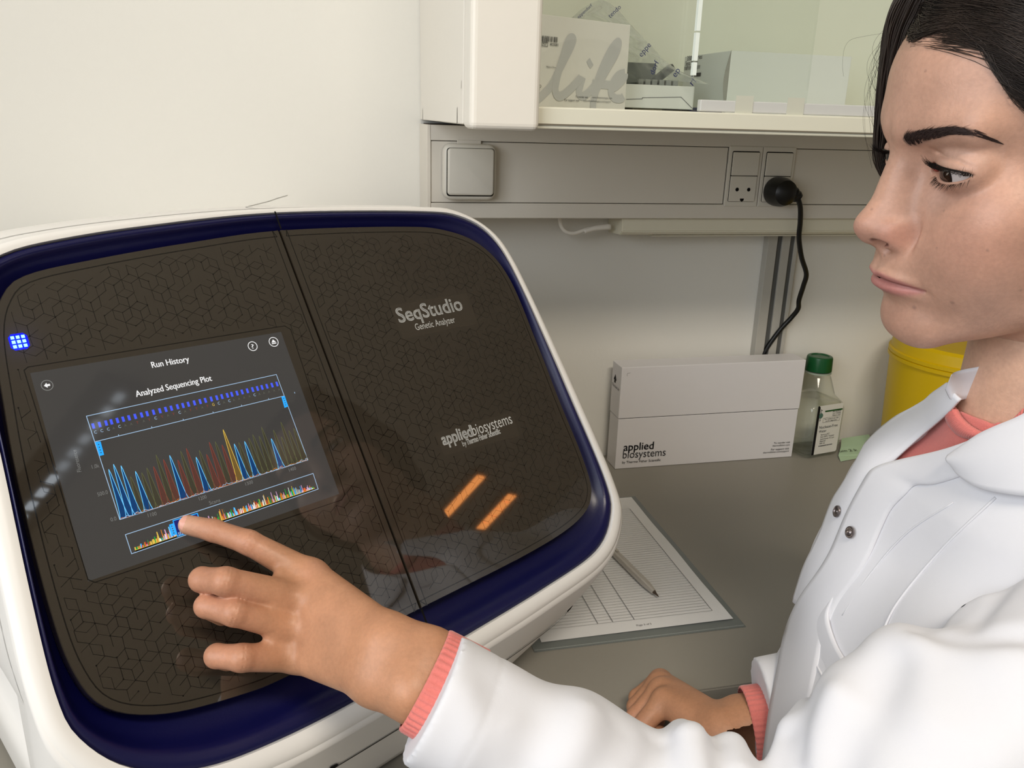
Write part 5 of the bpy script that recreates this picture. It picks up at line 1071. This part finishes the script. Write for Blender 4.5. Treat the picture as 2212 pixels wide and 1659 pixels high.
# ---------------------------------------------------------------- eyes
eyem = bpy.data.materials.new('eye'); eyem.use_nodes = True; nt = eyem.node_tree; b = nt.nodes['Principled BSDF']; at = nt.nodes.new('ShaderNodeVertexColor'); at.layer_name = 'tone'; nt.links.new(at.outputs['Color'], b.inputs['Base Color']); b.inputs['Roughness'].default_value = .06; b.inputs['Specular IOR Level'].default_value = .6
LASH = mat('lash_brown', (.035, .022, .018), .5, .3, var=0)
tgt = W2H(MO+EX*.06-EU*.09)
for s_ in (1, -1):
    c = EYC*[s_, 1, 1]; g = tgt-c; g /= np.linalg.norm(g); g = g*.55+np.array([0, 1, -.12])*.45; g /= np.linalg.norm(g); a1_ = np.cross(g, [0, 0, 1.]); a1_ /= np.linalg.norm(a1_); a2_ = np.cross(a1_, g)
    V = []; col = []; th = np.r_[np.linspace(0, .62, 32), np.linspace(.66, 1.75, 16)]
    for t_ in th:
        for k in range(40):
            q = 2*np.pi*k/40; R_ = EYR+.35*max(0, 1-(t_/.5)**2); V.append(c+R_*(g*math.cos(t_)+(a1_*math.cos(q)+a2_*math.sin(q))*math.sin(t_))*[EYX, 1, 1]); rr_ = t_*EYR
            col.append((.005, .003, .003) if rr_ < 2.6 else (.026, .012, .007) if rr_ < 5.4 else (.012, .007, .006) if rr_ < 6.5 else (.52, .46, .45))  # eye white toned down: shade of the lashes painted into it
    F_ = [(i*40+j, i*40+(j+1) % 40, i*40+40+(j+1) % 40, i*40+40+j) for i in range(len(th)-1) for j in range(40)]
    o = mesh('eyeball', H2W(V), F_, eyem, person, True); ca = o.data.color_attributes.new('tone', 'FLOAT_COLOR', 'POINT'); ca.data.foreach_set('color', np.c_[np.array(col), np.ones(len(col))].astype(np.float32).ravel())
    bm = bmesh.new(); bmesh.ops.create_uvsphere(bm, u_segments=16, v_segments=10, radius=1); bm.verts.index_update(); vv = np.array([v.co[:] for v in bm.verts])*[2.6, 2.6, 2.0]+[s_*17.2, 77.0, .6]
    mesh('tear_duct', H2W(vv), [[v.index for v in f.verts] for f in bm.faces], mat('caruncle', (.62, .30, .27), .25, .5, var=.02), person, True); bm.free()
    # lashes
    rg = np.random.default_rng(11+s_); Vs = []; Fs = []; nb_ = 0
    def lid_pt(az, el, R_): return EYC*[s_, 1, 1]+R_*np.array([s_*EYX*math.sin(az)*math.cos(el), math.cos(az)*math.cos(el), math.sin(el)])
    for upper, N_ in ((1, 120), (0, 70)):
        for k in range(N_):
            az = rg.uniform(-.92, 1.16) if upper else rg.uniform(-.95, 1.1); _, u_, l_ = lids(np.array([az])); e0 = float(u_[0] if upper else l_[0])
            a = lid_pt(az, e0+(.02 if upper else -.03), EYR+1.7); dr = np.array([s_*math.sin(az)*.75, math.cos(az), -.55 if upper else -.75])+rg.normal(0, .19, 3); dr /= np.linalg.norm(dr); L_ = rg.uniform(5.5, 8.5) if upper else rg.uniform(3, 4.6)
            if upper and az > .5: L_ *= 1.1
            t_ = np.linspace(0, 1, 5)[:, None]; cu = np.array([0, 0, .85 if upper else -.10]); P = a+dr*L_*t_+cu*L_*t_**2.2
            v_, f_ = tubegeo(H2W(P), np.array([.13, .125, .10, .06, .02])*.001*(1 if upper else .75), 3, False, nb_); Vs.append(v_); Fs += f_; nb_ += len(v_)
    mesh('eyelashes', np.concatenate(Vs), Fs, LASH, person, True, kind='stuff')
    az = np.linspace(-1.1, 1.08, 40); P = [lid_pt(a, float(lids(np.array([a]))[1][0])+.03, EYR+1.5) for a in az]; tube('lash_line', H2W(P), np.interp(az, [-1.1, -.3, .7, 1.08], [.12, .5, .5, .15])*.001, LASH, person, 8)
    # eyebrow hairs, laid on the skin
    Vs = []; Fs = []; nb_ = 0; N_ = 560; xs = rg.uniform(12.3, 49.2, N_)
    zb = np.interp(xs, [12.5, 19, 26, 33, 40, 45, 48.8], [15.2, 17.6, 19.8, 21.6, 23.2, 22.2, 19.6]); wb_ = np.interp(xs, [12, 15, 26, 40, 46, 50], [2.0, 3.0, 2.8, 2.1, 1.5, .7]); zs_ = zb+rg.uniform(-1, 1, N_)*wb_
    L_ = rg.uniform(4, 7, N_); an = np.interp(xs, [12, 16, 26, 40, 50], [1.25, .75, .45, .05, -.5])+rg.normal(0, .14, N_)-(zs_-zb)/wb_*.25
    T_ = np.linspace(0, 1, 4); X_ = xs[:, None]+L_[:, None]*T_*np.cos(an)[:, None]; Z_ = zs_[:, None]+L_[:, None]*T_*np.sin(an)[:, None]
    pts = np.stack([X_.ravel(), np.full(X_.size, 120.), Z_.ravel()], 1).astype(np.float32)
    for _ in range(60): pts[:, 1] -= .7*np.maximum(f_hn(pts)-.15, -.5)
    pts = pts.reshape(N_, 4, 3); pts[:, 1:3, 1] += .35; pts[:, :, 0] *= s_
    t_ = rg.uniform(0, 1, 130); R_ = np.stack([np.full(130, 60.), 77-12.5*t_, 22.4-6.2*t_+rg.uniform(-1, 1, 130)*(1.5-1.2*t_)], 1); T2 = np.linspace(0, 1, 4)[None, :, None]; L2 = rg.uniform(3.5, 5.5, 130)[:, None, None]*(1-.3*t_[:, None, None])
    q = (R_[:, None]+L2*T2*np.array([0, -.88, -.42])+np.r_[0, 0, 0]).reshape(-1, 3).astype(np.float32)
    for _ in range(70): q[:, 0] -= .6*np.maximum(f_hn(q)-.15, -.5)
    q = q.reshape(130, 4, 3); q[:, 1:3, 0] += .2; q[:, :, 0] *= s_; pts = np.concatenate([pts, q])
    for P in pts:
        if max(np.abs(np.diff(P[:, 1])).max(), np.abs(np.diff(P[:, 0])).max()) > 5: continue
        v_, f_ = tubegeo(H2W(P), np.array([.14, .13, .09, .02])*.001, 3, False, nb_); Vs.append(v_); Fs += f_; nb_ += len(v_)
    mesh('eyebrow', np.concatenate(Vs), Fs, mat('brow_brown', (.20, .15, .14), .6, .25, var=0), person, True, kind='stuff')
# ---------------------------------------------------------------- hair
def f_hair(p):
    zb, ph = hairline(p); t = np.clip((p[:, 2]-zb+1)/26, 0, 1); t = t*t*(3-2*t); th = -2.5+t*(9+2.0*np.sin(ph*.55+p[:, 2]*.06)*.5)
    s = p.copy(); s[:, 0] = np.abs(s[:, 0]); d = f_ell(s, (0, -4, 36), (69, 88, 74)); d = smin(d, f_ell(s, (0, 46, 38), (44, 46.5, 44)), 24); d = smin(d, f_ell(s, (0, -30, -40), (66, 56, 80)), 30); d = smin(d, f_ell(s, (60, -8, -14), (20, 20, 34)), 14)
    return d-th-.35*np.sin(np.degrees(np.arctan2(p[:, 0], p[:, 2]-30))*1.1+p[:, 1]*.05)
hairm = bpy.data.materials.new('hair'); hairm.use_nodes = True; nt = hairm.node_tree; b = nt.nodes['Principled BSDF']; b.inputs['Base Color'].default_value = (.016, .010, .008, 1); b.inputs['Roughness'].default_value = .5; b.inputs['Specular IOR Level'].default_value = .35
oi = nt.nodes.new('ShaderNodeTexCoord'); nz = nt.nodes.new('ShaderNodeTexNoise'); nz.inputs['Scale'].default_value = 60; nt.links.new(oi.outputs['Object'], nz.inputs['Vector']); cr_ = nt.nodes.new('ShaderNodeValToRGB'); cr_.color_ramp.elements[0].color = (.008, .005, .004, 1); cr_.color_ramp.elements[1].color = (.035, .022, .016, 1); nt.links.new(nz.outputs['Fac'], cr_.inputs[0]); nt.links.new(cr_.outputs[0], b.inputs['Base Color'])
V, Q = nets(f_hair, (-95, -115, -150), (95, 115, 130), 1.8); fh = f_hn(V.astype(np.float32)); keep = (fh > -3)[Q].any(1); Q = Q[keep]
capm = mat('hair_base', (.055, .042, .036), .75, .1, var=.2, scale=90)
fastmesh('hair', H2W(V), Q, capm, person)
def surf(ph, z, extra):
    """points on the hair surface at bearings ph (deg, + to her left) and heights z"""
    ph, z = np.radians(ph), np.asarray(z, float); D = np.stack([np.sin(ph), np.cos(ph), np.zeros_like(z)], 1); a, b_ = np.zeros(len(z)), np.full(len(z), 130.)
    O_ = np.stack([np.zeros_like(z), np.zeros_like(z), z], 1)
    for _ in range(22):
        m = (a+b_)/2; i = np.minimum(f_hair((O_+D*m[:, None]).astype(np.float32)), f_hn((O_+D*m[:, None]).astype(np.float32))) < 0; a = np.where(i, m, a); b_ = np.where(i, b_, m)
    return O_+D*(a+extra)[:, None]
rg = np.random.default_rng(21); N_ = 4200; NS = 9; Vs = []; Fs = []; nb_ = 0
ph0 = np.r_[rg.uniform(0, 50, 3200), rg.uniform(-44, 0, 1000)]; z0 = np.interp(np.abs(ph0), HB[:, 0], HB[:, 1])+np.where(rg.random(N_) < .6, np.abs(rg.normal(0, 12, N_)), rg.uniform(0, 45, N_))-1.5; z0 = np.minimum(z0, 101)
T_ = np.linspace(0, 1, NS); sg = np.sign(ph0); PH = np.abs(ph0)[:, None]+(rg.uniform(60, 105, N_)[:, None])*T_**.9; Zs = z0[:, None]+(T_*rg.normal(5, 4, N_)[:, None])-(T_**1.8)*np.interp(z0, [30, 70, 96], [28, 55, 60])[:, None]
pts = surf((PH*sg[:, None]).ravel(), Zs.ravel(), np.tile(np.r_[.1, .6, np.full(NS-2, .9)], N_)*np.repeat(rg.uniform(.3, 1.5, N_), NS)).reshape(N_, NS, 3)
pts += np.cumsum(rg.normal(0, .25, pts.shape), 1)
for P in pts:
    v_, f_ = tubegeo(H2W(P), np.r_[.04, .10, np.full(NS-3, .15), .04]*.001*rg.uniform(.7, 1.2), 4, False, nb_); Vs.append(v_); Fs += f_; nb_ += len(v_)
p0_ = rg.uniform(-40, 2, 900); z0 = np.interp(np.abs(p0_), HB[:, 0], HB[:, 1])+np.where(rg.random(900) < .5, np.abs(rg.normal(0, 6, 900)), rg.uniform(0, 32, 900))-1; PH = p0_[:, None]+rg.uniform(70, 125, 900)[:, None]*T_**.9
Zs = np.minimum(z0[:, None]+T_*rg.normal(9, 4, 900)[:, None]-(T_**1.9)*45, 103); Zs = np.maximum(Zs, np.interp(np.abs(PH), HB[:, 0], HB[:, 1])+rg.uniform(.5, 9, 900)[:, None]); pts = surf(PH.ravel(), Zs.ravel(), np.tile(np.r_[.1, .6, np.full(NS-2, 1.)], 900)*np.repeat(rg.uniform(.3, 1.6, 900), NS)).reshape(900, NS, 3); pts += np.cumsum(rg.normal(0, .22, pts.shape), 1)
for P in pts:
    v_, f_ = tubegeo(H2W(P), np.r_[.05, .13, np.full(NS-3, .18), .05]*.001*rg.uniform(.7, 1.2), 4, False, nb_); Vs.append(v_); Fs += f_; nb_ += len(v_)
# the lock that falls past the far temple
def tpl(u, v, x): return W2H(onP(u, v, H2W((x, 0, 0)), HR[0]))
for k in range(520):
    a = rg.random(); x = -50-14*a+rg.normal(0, 2); j = rg.normal(0, 2.0); edge = 1-a; b_ = lambda L_, R_: L_+(R_-L_)*edge
    path = [(b_(2120, 2200), -88), (b_(2010, 2110), -70), (b_(1950, 2020), -20), (b_(1922, 1992), 28), (b_(1911, 1968), 75), (b_(1904, 1950), 130), (b_(1898, 1943), 190), (b_(1893, 1936), 245), (b_(1890, 1930), 300), (b_(1893, 1924), 345), (b_(1908, 1934), 392), (b_(1940, 1958), 440), (1985, 500)]
    xs = np.r_[-22, -40, np.linspace(x+12, x-10, len(path)-2)]; P = np.array([tpl(u+j+rg.normal(0, 1.2), v, xx) for (u, v), xx in zip(path, xs)]); P[-3:, 1] -= np.array([2, 10, 24]); P = catmull(P, 3)
    v_, f_ = tubegeo(H2W(P), np.r_[np.full(len(P)-3, .42), .3, .2, .1]*.001, 4, False, nb_); Vs.append(v_); Fs += f_; nb_ += len(v_)
V = []; path = [(2110, 2200, -78), (2020, 2115, -62), (1968, 2040, -20), (1928, 2010, 28), (1915, 1985, 75), (1907, 1960, 130), (1901, 1955, 190), (1896, 1950, 245), (1893, 1940, 300), (1896, 1935, 345), (1912, 1945, 385), (1945, 1965, 430)]
for i, (L_, R_, v) in enumerate(path):
    for e in np.linspace(0, 1, 8): V.append(tpl(L_+(R_-L_)*e, v, (-25, -45)[i] if i < 2 else -58-4*i/11+12*math.sin(math.pi*e)*.6-(6 if e < .1 else 0)))
nq = len(path); mesh('hair_lock', H2W(np.array(V)), [(i*8+j, i*8+j+1, i*8+9+j, i*8+8+j) for i in range(nq-1) for j in range(7)], capm, person, True)
for k in range(46):                                                                            # stray hairs standing off the lock
    s0_ = rg.uniform(0, 1); lean = abs(rg.normal(0, 1))*16; v0 = rg.uniform(10, 110); L_ = rg.uniform(120, 300); u0 = np.interp(v0, [0, 60, 130], [1945, 1915, 1907])
    path = [(u0+8, v0), (u0-lean*.5, v0+L_*.25), (u0-lean*1.15-6, v0+L_*.5), (u0-lean*1.1-10, v0+L_*.75), (u0-lean*.5-10+rg.normal(0, 6), v0+L_)]
    P = catmull(np.array([tpl(u, v, -60-8*s0_) for u, v in path]), 5); v_, f_ = tubegeo(H2W(P), np.full(len(P), .07)*.001, 3, False, nb_); Vs.append(v_); Fs += f_; nb_ += len(v_)
P = catmull(np.array([tpl(u, v, -60) for u, v in ((1907, 72), (1870, 78), (1838, 86), (1824, 105), (1820, 140), (1822, 165))]), 5); v_, f_ = tubegeo(H2W(P), np.full(len(P), .06)*.001, 3, False, nb_); Vs.append(v_); Fs += f_; nb_ += len(v_)
mesh('hair_strands', np.concatenate(Vs), Fs, hairm, person, True, kind='stuff')
# ---------------------------------------------------------------- sweater
KN = mat('coral_knit', (.81, .455, .425), .85, .25, var=.10, scale=700, bump=.5, bscale=1400, sheen=.3)
V, Q = nets(lambda p: smax(f_torso(p), -f_cone(p, NB+[0, 0, 90], NB+[4, 0, -30], 58, 56), 3), tp(0, 0, 0)+[-190, -230, -330-0], tp(0, 0, 0)+[150, 260, -40-0+0], 2.2) if False else nets(lambda p: smax(f_torso(p), -f_cone(p, NB+[0, 0, 90], NB+[4, 0, -24], 59, 57), 3), np.r_[(NB+[-180, -230, 0])[:2], -400], np.r_[(NB+[150, 260, 0])[:2], -70], 2.4)
swt = fastmesh('sweater', UK(V), Q, KN, person)
COLL = [(2046, 899), (2057, 922), (2079, 943), (2119, 950), (2165, 940), (2215, 905)]; COLI = [(2073, 884), (2083, 901), (2104, 920), (2135, 933), (2172, 922), (2215, 880)]
fsw = lambda p: np.minimum(f_torso(p), 1e9)
def coons(A, B, n, m): A = catmull(np.array(A, float), 12); B = catmull(np.array(B, float), 12); i = np.linspace(0, len(A)-1, n); A = np.stack([np.interp(i, np.arange(len(A)), A[:, k]) for k in (0, 1)], 1); i = np.linspace(0, len(B)-1, n); B = np.stack([np.interp(i, np.arange(len(B)), B[:, k]) for k in (0, 1)], 1); e = np.linspace(0, 1, m)[None, :, None]; return A[:, None]*(1-e)+B[:, None]*e
def sheet(name, A, B, f, lift, thick, m, par, n=40, mm_=10, edge=0., rib=0, **k):
    """cloth laid on a body between two outlines, with real thickness"""
    G = coons(A, B, n, mm_); P = march(f, G.reshape(-1, 2)).reshape(n, mm_, 3)
    for _ in range(3): P[1:-1] = P[1:-1]*.5+.25*(P[:-2]+P[2:]); P[:, 1:-1] = P[:, 1:-1]*.5+.25*(P[:, :-2]+P[:, 2:])
    N_ = np.cross(np.gradient(P, axis=0), np.gradient(P, axis=1)); N_ /= np.linalg.norm(N_, axis=2)[..., None]+1e-9
    N_ *= np.where((N_*P).sum(2) > 0, -1, 1)[..., None]
    e = np.linspace(0, 1, mm_); L_ = lift(np.linspace(0, 1, n)[:, None], e[None, :]) if callable(lift) else np.full((n, mm_), lift)
    if rib: L_ = L_+rib*np.sin(np.arange(n)*np.pi/2)[:, None]
    T = P+N_*L_[..., None]; Bk = P+N_*(L_-thick)[..., None]; V = np.concatenate([UK(T).reshape(-1, 3), UK(Bk).reshape(-1, 3)]); o_ = n*mm_; F = []
    for i in range(n-1):
        for j in range(mm_-1): a = i*mm_+j; F += [(a, a+1, a+mm_+1, a+mm_), (o_+a, o_+a+mm_, o_+a+mm_+1, o_+a+1)]
    for i in range(n-1): a = i*mm_; F.append((a, a+mm_, o_+a+mm_, o_+a)); a += mm_-1; F.append((a, o_+a, o_+a+mm_, a+mm_))
    for j in range(mm_-1): F.append((j, o_+j, o_+j+1, j+1)); a = (n-1)*mm_+j; F.append((a, a+1, o_+a+1, o_+a))
    o = mesh(name, V, F, m, par, True, **k); recalc(o); return o
sheet('neckband', COLL, COLI, fsw, lambda s, e: 2.0+2.2*np.sin(np.pi*np.clip(e*1.0, 0, 1))+2*e, 3, KN, swt, 160, 9, rib=.35)
def cuff(name, c, ax, ru, rv, U_, V__, L_, nr, par):
    V = []; n = nr*4; a = np.arange(n)*2*np.pi/n; F = []; secs = [(0, -.9), (.4, -.15), (1.5, .3), (L_*.5, .6), (L_, 1.0)]
    for x_, g_ in secs:
        rr = 1+.026*np.cos(a*nr); V.append(c+ax*x_+np.cos(a)[:, None]*U_*((ru+g_)*rr)[:, None]+np.sin(a)[:, None]*V__*((rv+g_)*rr)[:, None])
    for i in range(len(secs)-1):
        for j in range(n): F.append((i*n+j, i*n+(j+1) % n, i*n+n+(j+1) % n, i*n+n+j))
    o = mesh(name, UK(np.concatenate(V)), F, KN, par, True); recalc(o); return o
cc = dist(917, 1466, .497); cuff('cuff', cc+ax_f*0, ax_f, 29.3, 24.5, ws, wn, 26, 44, swt)
r_w = np.array([0, 1., 0])-ax_r*ax_r[1]; r_w /= np.linalg.norm(r_w); r_u = np.cross(ax_r, r_w); cuff('cuff', RW0+ax_r*2+[0, 0, -1], ax_r, 30, 26, r_w, r_u, 30, 40, swt)
# ---------------------------------------------------------------- lab coat
COAT = mat('coat_cotton', (.835, .835, .855), .8, .25, var=.012, scale=40, bump=.08, bscale=1800, sheen=.15)
coat = empty('lab_coat', UK(tp(0, 0, -700)), None, None); coat.parent = person; coat.location = Vector(UK(tp(0, 0, -700))-np.array(person.location))
V, Q = nets(f_coatbody, np.r_[(NB+[-200, -260, 0])[:2], -800], np.r_[(NB+[190, 280, 0])[:2], -60], 2.6); V = vsmooth(V, Q, 1, .4); fastmesh('coat_body', UK(V), Q, COAT, coat)
lo = np.minimum.reduce([CU0, EBS, SHS, *RC, *RA, *RE_])-75; hi = np.maximum.reduce([CU0, EBS, SHS, *RC])+75; V, Q = nets(f_sleeve, lo, hi, 2.0); V = vsmooth(V, Q, 1, .4); fastmesh('sleeve', UK(V), Q, COAT, coat)
lo = np.minimum.reduce([RW0, RE0, SHR])-65; hi = np.maximum.reduce([RW0, RE0, SHR])+70; V, Q = nets(f_rsleeve, lo, hi, 2.6); fastmesh('sleeve', UK(V), Q, COAT, coat)
fb = lambda p: f_torso(p)-4.0
# far front edge with its turned lapel, near front edge over it
sheet('lapel', [(2052, 826), (2019, 850), (1965, 882), (1912, 922), (1882, 950), (1868, 968), (1853, 998), (1822, 1050), (1800, 1085), (1780, 1140), (1762, 1180), (1738, 1230), (1716, 1300)], [(2080, 862), (2045, 900), (1992, 945), (1950, 982), (1925, 1006), (1905, 1025), (1880, 1055), (1850, 1100), (1830, 1135), (1812, 1175), (1790, 1215), (1765, 1260), (1740, 1320)], fb, lambda s, e: 2.2+4.5*np.sin(np.pi*e)*np.exp(-((s-.35)/.3)**2), 1.6, COAT, coat, 70, 10)
near_edge = [(2140, 934), (2073, 963), (2008, 985), (1940, 1004), (1900, 1018), (1880, 1038), (1850, 1085), (1831, 1121), (1814, 1161), (1800, 1193), (1775, 1235), (1735, 1290), (1710, 1345), (1697, 1390), (1688, 1440), (1672, 1520), (1662, 1590), (1656, 1640), (1654, 1700)]
sheet('placket', near_edge, [(u+52+26*math.sin(min(1, i/4)*math.pi/2), v+(44 if i < 4 else 30 if i < 6 else 12)) for i, (u, v) in enumerate(near_edge)], fb, lambda s, e: 3.4+3.0*np.exp(-((s-.2)/.12)**2)*(1-e)-2.0*e**3, 1.5, COAT, coat, 90, 10)
sheet('collar', [(2420, 770), (2300, 838), (2212, 893), (2170, 914), (2135, 934), (2100, 962), (2072, 985)], [(2420, 1120), (2300, 1085), (2212, 1073), (2165, 1065), (2124, 1053), (2090, 1030), (2074, 1008)], fb, lambda s, e: 9.0+5*np.sin(np.pi*e)*(1-s*.5)-1.5*e, 2.0, COAT, coat, 50, 14)
NVW = NB/np.linalg.norm(NB)+np.array([-.25, .1, -.25]); NVW = (NVW/np.linalg.norm(NVW)).astype(np.float32); NCV = (NB+[0, 0, 20]).astype(np.float32)
A = [(2125, 790), (2085, 798), (2060, 806), (2048, 815)]; B = [(2125, 850), (2090, 856), (2066, 862), (2046, 838)]
sheet('collar', A, B, lambda p: (NCV-p) @ NVW, lambda s, e: -14*e+10*s*s, 2.0, COAT, coat, 24, 8)
# seams and the breast pocket
def seam(name, uv, r, lift=.3): P = march(fb, catmull(np.array(uv, float), 6)); n_ = -P/np.linalg.norm(P, axis=1)[:, None]; tube(name, UK(P+n_*lift), r*.001, COAT, coat, 6)
seam('front_seam', [(2150, 1075), (2040, 1180), (1940, 1300), (1900, 1380)], .8); seam('dart_seam', [(2060, 1085), (1960, 1150), (1880, 1240), (1820, 1330)], .6)
sheet('breast_pocket', [(1805, 1292), (1795, 1333), (1811, 1395), (1838, 1442), (1870, 1500)], [(1770, 1310), (1740, 1366), (1752, 1410), (1770, 1455), (1798, 1510)], fb, lambda s, e: 2.4-1.6*e+.8*np.sin(7*s), 1.6, COAT, coat, 40, 8)
seam('pocket_seam', [(1800, 1300), (1768, 1340), (1738, 1368), (1746, 1400), (1766, 1440), (1795, 1496)], .9, 1.2)
SNAP = mat('snap_metal', (.50, .47, .47), .28, .5, metal=.9, var=.03)
for nm, (u, v), prof in (('snap_socket', (1821, 1108), [(.0001, .0012), (.0012, .0011), (.0016, .0004), (.0024, .0005), (.0028, .0012), (.0036, .0014), (.0042, .0010), (.0044, 0), (.0001, -.0002)]), ('snap_stud', (1850, 1152), [(.0001, .0034), (.0009, .0033), (.0014, .0026), (.0012, .0018), (.0019, .0015), (.0024, .0008), (.0034, .0010), (.0041, .0008), (.0043, 0), (.0001, -.0002)])):
    q = march(fb, [(u, v), (u+6, v), (u, v+6)]); n_ = np.cross(q[1]-q[0], q[2]-q[0]); n_ /= np.linalg.norm(n_); n_ *= -np.sign(n_ @ q[0]); lathe(nm, prof[::-1], UK(q[0]+n_*(4.6 if nm == 'snap_socket' else 5.6)), SNAP, coat, 28, axis=n_)
